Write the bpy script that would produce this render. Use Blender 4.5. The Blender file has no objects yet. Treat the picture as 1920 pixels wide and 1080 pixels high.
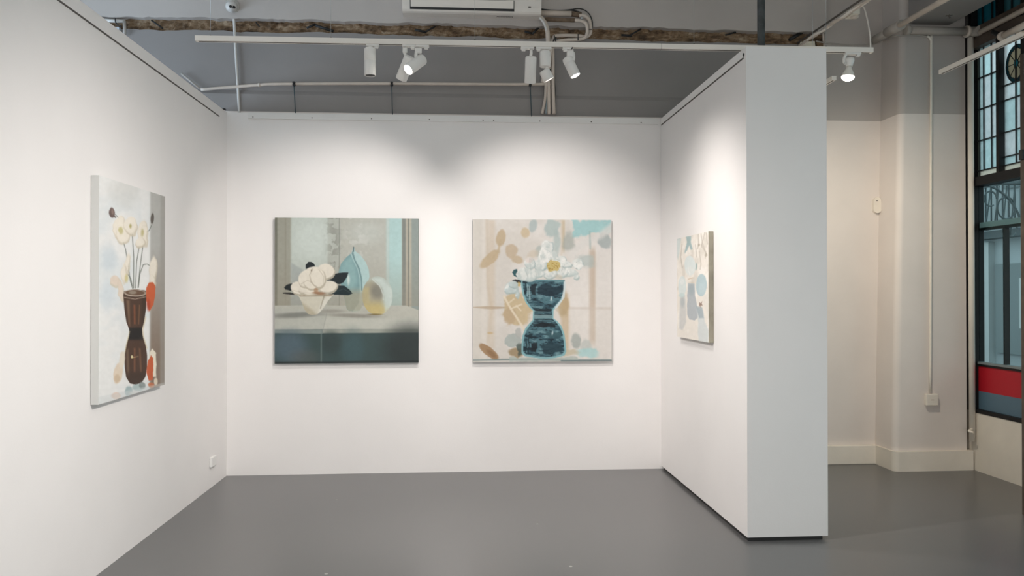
import bpy, bmesh, math, random
import numpy as np
from mathutils import Vector, Matrix, Euler

# ------------------------------------------------------------------ camera
sc = bpy.context.scene
C = sc.collection
R = math.radians
cam_d = bpy.data.cameras.new('camera')
cam = bpy.data.objects.new('camera', cam_d)
C.objects.link(cam)
cam_d.sensor_width = 36.0
cam_d.lens = 1450.0 / 1920.0 * 36.0
cam_d.clip_start = 0.05
yaw, pitch, roll = -0.068, 0.0068, -0.0008
Fv = Vector((-math.sin(yaw) * math.cos(pitch), math.cos(yaw) * math.cos(pitch), math.sin(pitch)))
Rv = Vector((math.cos(yaw), math.sin(yaw), 0))
Uv = Rv.cross(Fv)
R2 = math.cos(roll) * Rv + math.sin(roll) * Uv
U2 = -math.sin(roll) * Rv + math.cos(roll) * Uv
cam.matrix_world = Matrix(((R2.x, U2.x, -Fv.x, 0), (R2.y, U2.y, -Fv.y, 0), (R2.z, U2.z, -Fv.z, 1.5), (0, 0, 0, 1)))
sc.camera = cam

# ------------------------------------------------------------------ world, exposure, daylight
w = bpy.data.worlds.new('overcast_sky'); sc.world = w; w.use_nodes = True
bg = w.node_tree.nodes['Background']
bg.inputs[0].default_value = (0.68, 0.755, 0.78, 1)
bg.inputs[1].default_value = 1.3
sc.view_settings.view_transform = 'Standard'
sc.view_settings.look = 'None'
sc.view_settings.exposure = 0.0
sc.view_settings.gamma = 1.0
sc.view_settings.use_curve_mapping = False
sc.cycles.max_bounces = 8
sc.cycles.diffuse_bounces = 5
sc.cycles.glossy_bounces = 3
sc.cycles.transparent_max_bounces = 12
sc.cycles.sample_clamp_indirect = 4.0
sc.cycles.caustics_reflective = False
sc.cycles.caustics_refractive = False
sc.cycles.use_denoising = True

def area(name, loc, rot, sx, sy, power, col):
    d = bpy.data.lights.new(name, 'AREA'); d.shape = 'RECTANGLE'; d.size = sx; d.size_y = sy
    d.energy = power; d.color = col
    o = bpy.data.objects.new(name, d); o.location = loc; o.rotation_euler = rot; C.objects.link(o)
    return o
# daylight coming in through the windows of the room (left street side, right shopfront); the rear one is an added unseen soft fill
area('daylight_left', (-5.3, 4.6, 1.9), (0, R(-90), 0), 1.9, 3.0, 165, (0.62, 0.80, 1.0))
area('rear_fill', (0.3, -3.3, 0.8), (R(88), 0, 0), 6.5, 1.2, 115, (1.0, 0.98, 0.95))
area('daylight_right', (4.30, 1.2, 2.0), (0, R(90), 0), 2.6, 5.5, 20, (0.88, 0.96, 1.0))

# ------------------------------------------------------------------ materials
def lin(c):
    return tuple((v / 255 / 12.92) if v / 255 <= 0.04045 else ((v / 255 + 0.055) / 1.055) ** 2.4 for v in c)

def mat(name, col, rough=0.5, metal=0.0, noise=0.0, nscale=8.0, bump=0.0, bscale=60.0, spec=0.5):
    m = bpy.data.materials.new(name); m.use_nodes = True
    nt = m.node_tree; b = nt.nodes['Principled BSDF']
    b.inputs['Base Color'].default_value = (*col, 1)
    b.inputs['Roughness'].default_value = rough
    b.inputs['Metallic'].default_value = metal
    b.inputs['Specular IOR Level'].default_value = spec
    tc = nt.nodes.new('ShaderNodeTexCoord')
    if noise:
        n = nt.nodes.new('ShaderNodeTexNoise'); n.inputs['Scale'].default_value = nscale; n.inputs['Detail'].default_value = 5
        r = nt.nodes.new('ShaderNodeValToRGB')
        r.color_ramp.elements[0].position = 0.3; r.color_ramp.elements[1].position = 0.7
        r.color_ramp.elements[0].color = (*[c * (1 - noise) for c in col], 1)
        r.color_ramp.elements[1].color = (*[min(1, c * (1 + noise)) for c in col], 1)
        nt.links.new(tc.outputs['Object'], n.inputs['Vector'])
        nt.links.new(n.outputs['Fac'], r.inputs['Fac']); nt.links.new(r.outputs['Color'], b.inputs['Base Color'])
    if bump:
        n2 = nt.nodes.new('ShaderNodeTexNoise'); n2.inputs['Scale'].default_value = bscale; n2.inputs['Detail'].default_value = 4
        bp = nt.nodes.new('ShaderNodeBump'); bp.inputs['Strength'].default_value = bump; bp.inputs['Distance'].default_value = 0.01
        nt.links.new(tc.outputs['Object'], n2.inputs['Vector']); nt.links.new(n2.outputs['Fac'], bp.inputs['Height'])
        nt.links.new(bp.outputs['Normal'], b.inputs['Normal'])
    return m

def emit_mat(name, col, s):
    m = bpy.data.materials.new(name); m.use_nodes = True
    nt = m.node_tree; nt.nodes.clear()
    e = nt.nodes.new('ShaderNodeEmission'); e.inputs[0].default_value = (*col, 1); e.inputs[1].default_value = s
    o = nt.nodes.new('ShaderNodeOutputMaterial'); nt.links.new(e.outputs[0], o.inputs[0])
    return m

def glass_mat(name, tint, trans=0.5, nscale=14):
    # mottled cathedral glass: part clear, part scattering
    m = bpy.data.materials.new(name); m.use_nodes = True
    nt = m.node_tree; nt.nodes.clear()
    o = nt.nodes.new('ShaderNodeOutputMaterial')
    t = nt.nodes.new('ShaderNodeBsdfTransparent'); t.inputs[0].default_value = (*tint, 1)
    s = nt.nodes.new('ShaderNodeBsdfTranslucent'); s.inputs[0].default_value = (*[min(1, c * 1.2) for c in tint], 1)
    g = nt.nodes.new('ShaderNodeBsdfGlossy'); g.inputs[1].default_value = 0.12
    tc = nt.nodes.new('ShaderNodeTexCoord'); n = nt.nodes.new('ShaderNodeTexNoise')
    n.inputs['Scale'].default_value = nscale; n.inputs['Detail'].default_value = 3
    nt.links.new(tc.outputs['Object'], n.inputs['Vector'])
    mr = nt.nodes.new('ShaderNodeMapRange'); mr.inputs[1].default_value = 0.3; mr.inputs[2].default_value = 0.7
    mr.inputs[3].default_value = max(0, trans - 0.08); mr.inputs[4].default_value = min(1, trans + 0.1)
    nt.links.new(n.outputs['Fac'], mr.inputs[0])
    mx = nt.nodes.new('ShaderNodeMixShader'); nt.links.new(mr.outputs[0], mx.inputs[0])
    nt.links.new(t.outputs[0], mx.inputs[1]); nt.links.new(s.outputs[0], mx.inputs[2])
    m2 = nt.nodes.new('ShaderNodeMixShader'); m2.inputs[0].default_value = 0.05
    nt.links.new(mx.outputs[0], m2.inputs[1]); nt.links.new(g.outputs[0], m2.inputs[2])
    nt.links.new(m2.outputs[0], o.inputs[0])
    return m

WHITE = (0.808, 0.785, 0.770)
M = {}
M['white_wall'] = mat('white_wall_paint', WHITE, 0.62, noise=0.012, nscale=3, bump=0.04, bscale=90, spec=0.3)
M['white_paint'] = mat('white_satin_paint', (0.76, 0.75, 0.73), 0.45, bump=0.02)
M['old_white'] = mat('old_cream_paint', (0.80, 0.745, 0.66), 0.6, noise=0.05, nscale=4, bump=0.12, bscale=30, spec=0.3)
M['grey_paint'] = mat('upper_wall_grey_paint', (0.262, 0.244, 0.234), 0.6, noise=0.04, nscale=2.5, bump=0.1, bscale=25, spec=0.3)
M['light_white'] = mat('white_powder_coat', (0.78, 0.755, 0.72), 0.38)
M['track_white'] = mat('track_white_aluminium', (0.82, 0.77, 0.71), 0.35)
M['cream_pipe'] = mat('painted_pipe', (0.60, 0.52, 0.45), 0.5, noise=0.06, nscale=10, bump=0.1)
M['grey_pipe'] = mat('painted_pipe_grey', (0.38, 0.345, 0.31), 0.5, noise=0.06, nscale=10, bump=0.1)
M['brown_lagging'] = mat('brown_lagging', (0.17, 0.12, 0.08), 0.8, noise=0.2, nscale=30, bump=0.3)
M['black'] = mat('matt_black', (0.012, 0.012, 0.012), 0.6)
M['black_cable'] = mat('black_cable', (0.02, 0.018, 0.016), 0.45)
M['slot'] = mat('dark_slot', (0.09, 0.08, 0.07), 0.7)
M['teal_wire'] = mat('teal_wire', (0.03, 0.06, 0.075), 0.5)
M['blue_pipe'] = mat('blue_tinted_conduit', (0.30, 0.36, 0.38), 0.5)
M['steel'] = mat('steel', (0.45, 0.46, 0.46), 0.35, metal=0.8)
M['pole'] = mat('weathered_dark_pipe', (0.045, 0.05, 0.05), 0.55, noise=0.55, nscale=16, bump=0.3)
M['black_frame'] = mat('black_window_frame', (0.008, 0.008, 0.009), 0.5, spec=0.3)
M['brown_frame'] = mat('dark_stained_timber', (0.07, 0.05, 0.038), 0.5, noise=0.3, nscale=12)
M['lead'] = mat('lead_came', (0.015, 0.018, 0.02), 0.5)
M['sensor_black'] = mat('sensor_black', (0.005, 0.005, 0.005), 0.3)
M['pvc'] = mat('white_pvc', (0.62, 0.60, 0.57), 0.4)
M['canvas_white'] = mat('primed_canvas', (0.60, 0.60, 0.58), 0.8, bump=0.1, bscale=300)
M['grout'] = mat('old_grey_wall', (0.42, 0.40, 0.38), 0.7)
M['ceiling'] = mat('ceiling_paint', (0.78, 0.76, 0.72), 0.7)
M['on'] = emit_mat('lamp_lens_lit', (1.0, 0.95, 0.86), 18)
M['on_dim'] = emit_mat('lamp_lens_glow', (1.0, 0.88, 0.76), 2.2)
M['bulb_on'] = emit_mat('bulb_lit', (1.0, 0.90, 0.72), 45)
M['red'] = mat('red_vinyl', lin((185, 26, 42)), 0.5)
M['blueband'] = mat('blue_grey_vinyl', lin((92, 120, 138)), 0.5)

# floor: semi-gloss grey painted concrete
def floor_mat():
    m = bpy.data.materials.new('grey_painted_concrete'); m.use_nodes = True
    nt = m.node_tree; b = nt.nodes['Principled BSDF']
    tc = nt.nodes.new('ShaderNodeTexCoord')
    n = nt.nodes.new('ShaderNodeTexNoise'); n.inputs['Scale'].default_value = 0.7; n.inputs['Detail'].default_value = 2; n.inputs['Roughness'].default_value = 0.5
    r = nt.nodes.new('ShaderNodeValToRGB')
    r.color_ramp.elements[0].position = 0.0; r.color_ramp.elements[1].position = 1.0
    r.color_ramp.elements[0].color = (0.112 * 0.97, 0.112 * 0.965, 0.112 * 0.97, 1)
    r.color_ramp.elements[1].color = (0.112 * 1.03, 0.112 * 1.02, 0.112 * 1.01, 1)
    nt.links.new(tc.outputs['Object'], n.inputs['Vector']); nt.links.new(n.outputs['Fac'], r.inputs['Fac'])
    # small pale specks and chips
    v = nt.nodes.new('ShaderNodeTexVoronoi'); v.inputs['Scale'].default_value = 2.2; v.feature = 'F1'
    nt.links.new(tc.outputs['Object'], v.inputs['Vector'])
    lt = nt.nodes.new('ShaderNodeMath'); lt.operation = 'LESS_THAN'; lt.inputs[1].default_value = 0.022
    nt.links.new(v.outputs['Distance'], lt.inputs[0])
    mx = nt.nodes.new('ShaderNodeMix'); mx.data_type = 'RGBA'
    nt.links.new(lt.outputs[0], mx.inputs[0]); nt.links.new(r.outputs['Color'], mx.inputs[6]); mx.inputs[7].default_value = (0.4, 0.39, 0.37, 1)
    nt.links.new(mx.outputs[2], b.inputs['Base Color'])
    n2 = nt.nodes.new('ShaderNodeTexNoise'); n2.inputs['Scale'].default_value = 1.2; n2.inputs['Detail'].default_value = 1
    mr = nt.nodes.new('ShaderNodeMapRange'); mr.inputs[3].default_value = 0.25; mr.inputs[4].default_value = 0.29
    nt.links.new(tc.outputs['Object'], n2.inputs['Vector']); b.inputs['Roughness'].default_value = 0.28
    b.inputs['Specular IOR Level'].default_value = 0.7
    return m
M['floor'] = floor_mat()

# two-tone painted building wall: grey above the paint line, cream white below
def two_tone(name, zline, lower, upper):
    m = bpy.data.materials.new(name); m.use_nodes = True
    nt = m.node_tree; b = nt.nodes['Principled BSDF']; b.inputs['Roughness'].default_value = 0.6
    b.inputs['Specular IOR Level'].default_value = 0.3
    tc = nt.nodes.new('ShaderNodeTexCoord'); sp = nt.nodes.new('ShaderNodeSeparateXYZ')
    gt = nt.nodes.new('ShaderNodeMath'); gt.operation = 'GREATER_THAN'; gt.inputs[1].default_value = zline
    nt.links.new(tc.outputs['Object'], sp.inputs[0]); nt.links.new(sp.outputs[2], gt.inputs[0])
    mx = nt.nodes.new('ShaderNodeMix'); mx.data_type = 'RGBA'
    mx.inputs[6].default_value = (*lower, 1); mx.inputs[7].default_value = (*upper, 1)
    nt.links.new(gt.outputs[0], mx.inputs[0])
    n = nt.nodes.new('ShaderNodeTexNoise'); n.inputs['Scale'].default_value = 3; n.inputs['Detail'].default_value = 5
    nt.links.new(tc.outputs['Object'], n.inputs['Vector'])
    mr = nt.nodes.new('ShaderNodeMapRange'); mr.inputs[3].default_value = 0.92; mr.inputs[4].default_value = 1.06
    nt.links.new(n.outputs['Fac'], mr.inputs[0])
    vm = nt.nodes.new('ShaderNodeVectorMath'); vm.operation = 'SCALE'
    nt.links.new(mx.outputs[2], vm.inputs[0]); nt.links.new(mr.outputs[0], vm.inputs['Scale'])
    nt.links.new(vm.outputs[0], b.inputs['Base Color'])
    bp = nt.nodes.new('ShaderNodeBump'); bp.inputs['Strength'].default_value = 0.15; bp.inputs['Distance'].default_value = 0.01
    n3 = nt.nodes.new('ShaderNodeTexNoise'); n3.inputs['Scale'].default_value = 12; n3.inputs['Detail'].default_value = 5
    nt.links.new(tc.outputs['Object'], n3.inputs['Vector']); nt.links.new(n3.outputs['Fac'], bp.inputs['Height']); nt.links.new(bp.outputs['Normal'], b.inputs['Normal'])
    return m
M['two_tone'] = two_tone('two_tone_wall_paint', 3.02, (0.76, 0.70, 0.655), (0.475, 0.435, 0.405))
M['two_tone_shaded'] = two_tone('two_tone_wall_paint_shaded', 3.02, (0.76, 0.70, 0.655), (0.262, 0.244, 0.234))  # shaded copy of the same paint: upper grey darkened to stand for shade

# crumbled brown masonry behind the torn plaster
def rubble():
    m = bpy.data.materials.new('exposed_brown_masonry'); m.use_nodes = True
    nt = m.node_tree; b = nt.nodes['Principled BSDF']; b.inputs['Roughness'].default_value = 0.9
    tc = nt.nodes.new('ShaderNodeTexCoord')
    mp = nt.nodes.new('ShaderNodeMapping'); mp.inputs['Scale'].default_value = (1, 1, 3)
    n = nt.nodes.new('ShaderNodeTexNoise'); n.inputs['Scale'].default_value = 7; n.inputs['Detail'].default_value = 9; n.inputs['Roughness'].default_value = 0.7
    r = nt.nodes.new('ShaderNodeValToRGB'); e = r.color_ramp.elements
    e[0].position = 0.34; e[0].color = (0.05, 0.03, 0.017, 1); e[1].position = 0.70; e[1].color = (0.52, 0.41, 0.29, 1)
    k = e.new(0.52); k.color = (0.25, 0.16, 0.09, 1)
    nt.links.new(tc.outputs['Object'], mp.inputs[0]); nt.links.new(mp.outputs[0], n.inputs['Vector'])
    nt.links.new(n.outputs['Fac'], r.inputs['Fac']); nt.links.new(r.outputs['Color'], b.inputs['Base Color'])
    bp = nt.nodes.new('ShaderNodeBump'); bp.inputs['Strength'].default_value = 0.8; bp.inputs['Distance'].default_value = 0.03
    nt.links.new(n.outputs['Fac'], bp.inputs['Height']); nt.links.new(bp.outputs['Normal'], b.inputs['Normal'])
    return m
M['rubble'] = rubble()

# ------------------------------------------------------------------ mesh helpers
class MB:
    def __init__(s): s.bm = bmesh.new(); s.mi = 0
    def _face(s, vs, smooth=False):
        try: f = s.bm.faces.new(vs); f.material_index = s.mi; f.smooth = smooth; return f
        except ValueError: return None
    def box(s, x0, x1, y0, y1, z0, z1, bev=0):
        if bev: return s.bevbox(x0, x1, y0, y1, z0, z1, bev)
        return s.hexa([(x0, y0), (x1, y0), (x1, y1), (x0, y1)], z0, z1)
    def hexa(s, poly, z0, z1):
        b = [s.bm.verts.new((x, y, z0)) for x, y in poly]; t = [s.bm.verts.new((x, y, z1)) for x, y in poly]
        n = len(poly); s._face(b[::-1]); s._face(t)
        for i in range(n): s._face([b[i], b[(i + 1) % n], t[(i + 1) % n], t[i]])
        return s
    def bevbox(s, x0, x1, y0, y1, z0, z1, bev, seg=2):
        tmp = bmesh.new(); bmesh.ops.create_cube(tmp, size=1)
        for v in tmp.verts:
            v.co = Vector(((x0 + x1) / 2 + v.co.x * (x1 - x0), (y0 + y1) / 2 + v.co.y * (y1 - y0), (z0 + z1) / 2 + v.co.z * (z1 - z0)))
        bmesh.ops.bevel(tmp, geom=tmp.edges[:], offset=bev, segments=seg, affect='EDGES', profile=0.5)
        s.merge(tmp); return s
    def merge(s, tmp, mtx=None):
        m = {}
        for v in tmp.verts: m[v] = s.bm.verts.new(mtx @ v.co if mtx else v.co)
        for f in tmp.faces:
            g = s._face([m[v] for v in f.verts]);
            if g: g.smooth = f.smooth
        tmp.free()
    def xz(s, poly, y0, y1):          # polygon in the x-z plane, extruded along y
        a = [s.bm.verts.new((x, y0, z)) for x, z in poly]; b = [s.bm.verts.new((x, y1, z)) for x, z in poly]
        n = len(poly); s._face(a); s._face(b[::-1])
        for i in range(n): s._face([a[(i + 1) % n], a[i], b[i], b[(i + 1) % n]])
        return s
    def lathe(s, p, d, prof, seg=28, caps=True):   # prof: (distance along d, radius)
        p = Vector(p); d = Vector(d).normalized(); q = d.to_track_quat('Z', 'Y')
        rings = []
        for t, r in prof:
            rings.append([s.bm.verts.new(p + q @ Vector((r * math.cos(a), r * math.sin(a), t))) for a in [2 * math.pi * i / seg for i in range(seg)]])
        for i in range(len(rings) - 1):
            for j in range(seg):
                s._face([rings[i][j], rings[i][(j + 1) % seg], rings[i + 1][(j + 1) % seg], rings[i + 1][j]], True)
        if caps:
            s._face(rings[0][::-1]); s._face(rings[-1])
        return s
    def cyl(s, a, b, r, seg=20):
        a = Vector(a); b = Vector(b); L = (b - a).length
        e = min(r * 0.12, L * 0.2)
        return s.lathe(a, b - a, [(0, r - e), (e, r), (L - e, r), (L, r - e)], seg)
    def tube(s, pts, r, seg=14, smooth=True, sub=6):
        P = [Vector(p) for p in pts]
        if smooth and len(P) > 2:
            Q = []
            for i in range(len(P) - 1):
                p0 = P[max(i - 1, 0)]; p1 = P[i]; p2 = P[i + 1]; p3 = P[min(i + 2, len(P) - 1)]
                for k in range(sub):
                    t = k / sub
                    Q.append(0.5 * ((2 * p1) + (p2 - p0) * t + (2 * p0 - 5 * p1 + 4 * p2 - p3) * t * t + (-p0 + 3 * p1 - 3 * p2 + p3) * t ** 3))
            Q.append(P[-1]); P = Q
        rings = []
        up = Vector((0, 0, 1))
        T0 = (P[1] - P[0]).normalized()
        nrm = T0.orthogonal().normalized()
        for i, p in enumerate(P):
            if i == 0: T = (P[1] - P[0])
            elif i == len(P) - 1: T = (P[-1] - P[-2])
            else: T = (P[i + 1] - P[i - 1])
            T.normalize()
            nrm = (nrm - T * nrm.dot(T)).normalized(); bn = T.cross(nrm)
            rings.append([s.bm.verts.new(p + r * (math.cos(a) * nrm + math.sin(a) * bn)) for a in [2 * math.pi * j / seg for j in range(seg)]])
        for i in range(len(rings) - 1):
            for j in range(seg): s._face([rings[i][j], rings[i][(j + 1) % seg], rings[i + 1][(j + 1) % seg], rings[i + 1][j]], True)
        s._face(rings[0][::-1]); s._face(rings[-1])
        return s
    def ball(s, c, r, sx=1, sy=1, sz=1):
        tmp = bmesh.new(); bmesh.ops.create_uvsphere(tmp, u_segments=24, v_segments=14, radius=r)
        for f in tmp.faces: f.smooth = True
        s.merge(tmp, Matrix.Translation(c) @ Matrix.Diagonal((sx, sy, sz, 1))); return s
    def obox(s, c, size, rot):        # oriented box
        tmp = bmesh.new(); bmesh.ops.create_cube(tmp, size=1)
        mt = Matrix.Translation(c) @ rot.to_matrix().to_4x4() @ Matrix.Diagonal((*size, 1))
        s.merge(tmp, mt); return s
    def build(s, name, mats, parent=None):
        bmesh.ops.recalc_face_normals(s.bm, faces=s.bm.faces[:])
        me = bpy.data.meshes.new(name); s.bm.to_mesh(me); s.bm.free()
        for m in (mats if isinstance(mats, (list, tuple)) else [mats]): me.materials.append(m)
        o = bpy.data.objects.new(name, me); C.objects.link(o)
        if parent: 
            o.parent = parent; o.matrix_parent_inverse = Matrix.Translation(-parent.location)
        return o

def tag(o, label, cat, group=None, kind=None):
    o['label'] = label; o['category'] = cat
    if group: o['group'] = group
    if kind: o['kind'] = kind
    return o
def struct(o, label=None, cat=None):
    o['kind'] = 'structure'
    if label: o['label'] = label
    if cat: o['category'] = cat
    return o
def empty(name, loc=(0, 0, 0)):
    o = bpy.data.objects.new(name, None); o.location = loc; o.empty_display_size = 0.1; C.objects.link(o); return o

# ------------------------------------------------------------------ room shell
D = 6.52                                  # face of the back display wall
H = 2.995                                 # display wall height
WY = 6.60                                 # face of the old building wall
def lx(y): return -1.912 - 0.0065 * (D - y)       # left display wall face
def px(y): return 1.7235 + 0.0057 * (D - y)       # right partition face
EY = 4.57                                 # front end of the partition

struct(MB().box(-5.6, 4.5, -3.6, 6.7, -0.12, 0).build('floor', M['floor']), 'smooth grey painted concrete floor', 'floor')
struct(MB().box(-5.6, 4.7, -3.6, 6.8, 4.5, 4.62).build('ceiling', M['ceiling']), 'high ceiling above the display walls, out of view', 'ceiling')

# left display wall, its face slightly out of square, slot for picture hangers near the top
m = MB(); m.hexa([(lx(-3.3), -3.3), (lx(D), D), (lx(D) - 0.12, D), (lx(-3.3) - 0.12, -3.3)], 0, H)
wl = struct(m.build('wall_left', M['white_wall']), 'white display wall on the left', 'wall')
# back display wall
m = MB(); m.box(-1.912 - 0.12, 1.7235 + 0.5, D, D + 0.018, 0, H)
wb = struct(m.build('wall_back', M['white_wall']), 'white back display wall with two square paintings', 'wall')
# partition on the right, lifted just off the floor on a recessed black plinth
m = MB(); m.hexa([(px(EY), EY), (px(EY) + 0.501, EY), (px(EY) + 0.501, D - 0.002), (px(D), D - 0.002)], 0.024, H)
wp = struct(m.build('wall_right', M['white_wall']), 'white free-standing partition wall on the right', 'wall')
m = MB(); m.box(px(EY) + 0.008, px(EY) + 0.47, EY + 0.008, D - 0.02, 0.0, 0.024)
struct(m.build('plinth', M['black'], wp))

# hanger slots: thin dark aluminium slots just under the wall tops, boards above them stand a little proud
def slot(name, ya, yb, fx, sgn, z, label):
    r = MB()
    for s0, s1, zz0, zz1 in ((ya, yb, z - 0.0045, z + 0.0045),):
        a = [(fx(s0), s0), (fx(s1), s1), (fx(s1) + sgn * 0.003, s1), (fx(s0) + sgn * 0.003, s0)]
        r.hexa(a, zz0, zz1)
    o = r.build(name, M['slot'])
    return o
o = slot('hanging_rail', 0.5, 6.31, lx, 1, 2.915, '')
tag(o, 'thin dark picture hanging slot running along the top of the left wall', 'picture rail', 'picture hanging slots')
o2 = slot('hanging_rail', 4.61, 6.50, px, -1, 2.937, '')
e2 = MB(); e2.cyl((px(4.607) + 0.001, 4.607, 2.955), (px(4.607) - 0.004, 4.607, 2.955), 0.011, 16).build('end_hole', M['black'], o2)
tag(o2, 'thin dark picture hanging slot along the top of the right partition', 'picture rail', 'picture hanging slots')
# back wall rail board with screws
m = MB(); m.box(-1.74, 1.70, D - 0.012, D + 0.0, 2.945, 2.9945)
rb = tag(m.build('rail_board', M['white_paint']), 'white timber batten along the top of the back display wall', 'batten')
for i, x in enumerate((-1.70, -1.22, -0.73, -0.25, 0.20, 0.29, 0.68, 1.12, 1.55)):
    MB().cyl((x, D - 0.0115, 2.958), (x, D - 0.0135, 2.958), 0.005, 10).build('screw', M['slot'], rb)
# black hook hole at the end of the partition top and left corner
tag(MB().bevbox(-1.925, -1.897, 6.41, 6.44, 2.994, 3.004, 0.003).build('hanger_clip', M['black']), 'tiny black hanger clip on the wall top at the back left corner', 'clip')
tag(MB().cyl((px(EY) + 0.4985, EY + 0.06, 2.925), (px(EY) + 0.5065, EY + 0.06, 2.925), 0.02, 14).build('hook_cap', M['black']), 'small black cap high on the far right edge of the partition', 'cap')

# ---------- the old building wall behind: torn plaster strip between upper and lower plaster
rnd = random.Random(5)
def jag(x0, x1, z, amp, n, seed):
    r = random.Random(seed); pts = []; v = 0
    for i in range(n + 1):
        v = v * 0.75 + r.uniform(-amp, amp) * 0.6
        pts.append((x0 + (x1 - x0) * i / n, z + v))
    return pts
XS0, XS1 = -3.6, 3.215
lowtop = jag(XS0, XS1, 3.69, 0.010, 150, 3)
m = MB()   # lower plaster slab with a shallow chamfer at 3.14-3.20
m.xz([(XS0, 3.20)] + [(XS1, 3.20)] + lowtop[::-1], WY, WY + 0.05)
mL = m.build('wall_far', M['two_tone_shaded'])
struct(mL, 'old building wall behind the display walls, grey above and cream below', 'wall')
m = MB()
m.box(-5.6, XS1, WY - 0.02, WY + 0.05, 0, 3.165)
v = [(WY - 0.02, 3.165), (WY, 3.20), (WY + 0.05, 3.20), (WY + 0.05, 3.165)]
a = [m.bm.verts.new((-5.6, y, z)) for y, z in v]; b = [m.bm.verts.new((XS1, y, z)) for y, z in v]
m._face(a[::-1]); m._face(b)
for i in range(4): m._face([a[i], a[(i + 1) % 4], b[(i + 1) % 4], b[i]])
struct(m.build('wall_far_lower', M['two_tone_shaded'], mL))
uptop = jag(XS0, XS1, 3.788, 0.011, 150, 8)
m = MB(); m.xz(uptop + [(XS1, 4.5), (XS0, 4.5)], WY - 0.04, WY + 0.05)
m.box(-5.6, XS0, WY - 0.04, WY + 0.05, 3.2, 4.5)
struct(m.build('wall_far_upper', M['two_tone'], mL))
m = MB(); m.box(XS1, 4.36, WY, WY + 0.05, 0, 4.5)
struct(m.build('wall_far_right', M['two_tone'], mL))
# brown masonry in the gap, uneven face
m = MB(); nx, nz = 260, 6; r = random.Random(11)
vs = [[m.bm.verts.new((XS0 + (XS1 - XS0) * i / nx, WY + 0.028 + r.uniform(-0.014, 0.014), 3.66 + 0.16 * j / nz)) for i in range(nx + 1)] for j in range(nz + 1)]
for j in range(nz):
    for i in range(nx): m._face([vs[j][i], vs[j][i + 1], vs[j + 1][i + 1], vs[j + 1][i]])
struct(m.build('exposed_masonry', M['rubble'], mL))
m = MB(); m.box(-5.6, 4.36, WY + 0.05, WY + 0.12, 0, 4.5); struct(m.build('masonry_core', M['grout'], mL))
# dark iron ties and broken laths lying across the strip
for (ax, az, bx, bz, rr) in (((-2.552, 3.771, -2.461, 3.706, 0.007), (-1.282, 3.733, -1.207, 3.771, 0.009), (-1.207, 3.757, -1.060, 3.715, 0.011), (-0.376, 3.740, -0.277, 3.724, 0.010), (-0.286, 3.724, -0.204, 3.775, 0.007), (0.561, 3.747, 0.635, 3.730, 0.009), (0.626, 3.725, 0.686, 3.791, 0.010), (1.400, 3.733, 1.494, 3.731, 0.010), (1.479, 3.735, 1.573, 3.793, 0.007), (2.320, 3.753, 2.415, 3.784, 0.007), (-1.700, 3.773, -1.674, 3.738, 0.006), (2.894, 3.724, 3.015, 3.797, 0.015))):
    MBs = MB(); MBs.tube([(ax, WY - 0.004, az), (bx, WY + 0.006, bz)], rr, 6, False)
    MBs.build('iron_tie', M['black'], mL)

# column on the right with rounded corner
def column_poly(x0, x1, y0, y1, r, n=16):
    p = [(x0, y1)]
    for i in range(n + 1):
        a = math.pi + (math.pi / 2) * i / n
        p.append((x0 + r + r * math.cos(a), y0 + r + r * math.sin(a)))
    p += [(x1, y0), (x1, y1)]
    return p
CX0, CX1, CY = 3.675, 4.30, 6.30
m = MB(); m.hexa(column_poly(CX0, CX1, CY, WY, 0.05), 0, 4.5)
for v in m.bm.verts:
    if v.co.x < 3.9: v.co.x += -0.02 + 0.022 * v.co.z     # the old column leans a little
col = struct(m.build('wall_column', M['two_tone']), 'two tone painted column beside the window', 'column')
# baseboards
m = MB(); m.box(1.9, CX0 - 0.03, WY - 0.045, WY, 0, 0.165, 0.006)
struct(m.build('baseboard_far', M['old_white']), 'cream baseboard on the old wall', 'baseboard')
m = MB(); m.hexa(column_poly(CX0 - 0.035, CX1 + 0.035, CY - 0.035, WY - 0.0, 0.05), 0, 0.165)
struct(m.build('baseboard_column', M['old_white']), 'cream baseboard around the column', 'baseboard')

# side and rear walls of the room, out of view
m = MB(); m.box(-5.6, -5.45, -3.6, 3.0, 0, 4.5).box(-5.6, -5.45, 6.2, 6.7, 0, 4.5).box(-5.6, -5.45, 3.0, 6.2, 0, 0.9).box(-5.6, -5.45, 3.0, 6.2, 2.9, 4.5)
struct(m.build('wall_west', M['two_tone']), 'street side wall beyond the left display wall, out of view', 'wall')
m = MB(); m.box(-5.6, 4.7, -3.6, -3.45, 0, 0.12).box(-5.6, 4.7, -3.6, -3.45, 2.3, 4.5).box(-5.6, -3.1, -3.6, -3.45, 0.12, 2.3).box(3.7, 4.7, -3.6, -3.45, 0.12, 2.3)
struct(m.build('wall_rear', M['two_tone']), 'rear wall behind the viewer, out of view', 'wall')

# ---------- window wall on the right
VX = 4.35
m = MB(); m.box(VX, VX + 0.25, -3.5, CY + 0.3, -0.1, 0.498)
struct(m.build('wall_window', M['old_white']), 'low cream wall under the shop window', 'wall')
m = MB(); m.box(VX + 0.02, VX + 0.24, -3.5, WY, 4.25, 4.5).box(VX, VX + 0.25, -3.5, -1.6, 0.498, 4.25).box(VX + 0.0, VX + 0.12, 6.31, WY + 0.12, 0.498, 4.25)
struct(m.build('wall_window_head', M['grey_paint']))

win = struct(empty('window_1', (VX, 5.98, 0.5)), 'black framed shop window with leaded stained glass above', 'window')
FY0, FY1 = 5.70, 6.31
def pane(name, y0, y1, z0, z1, mt, x=VX + 0.045, th=0.006):
    return MB().box(x, x + th, y0, y1, z0, z1).build(name, mt, win)
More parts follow.
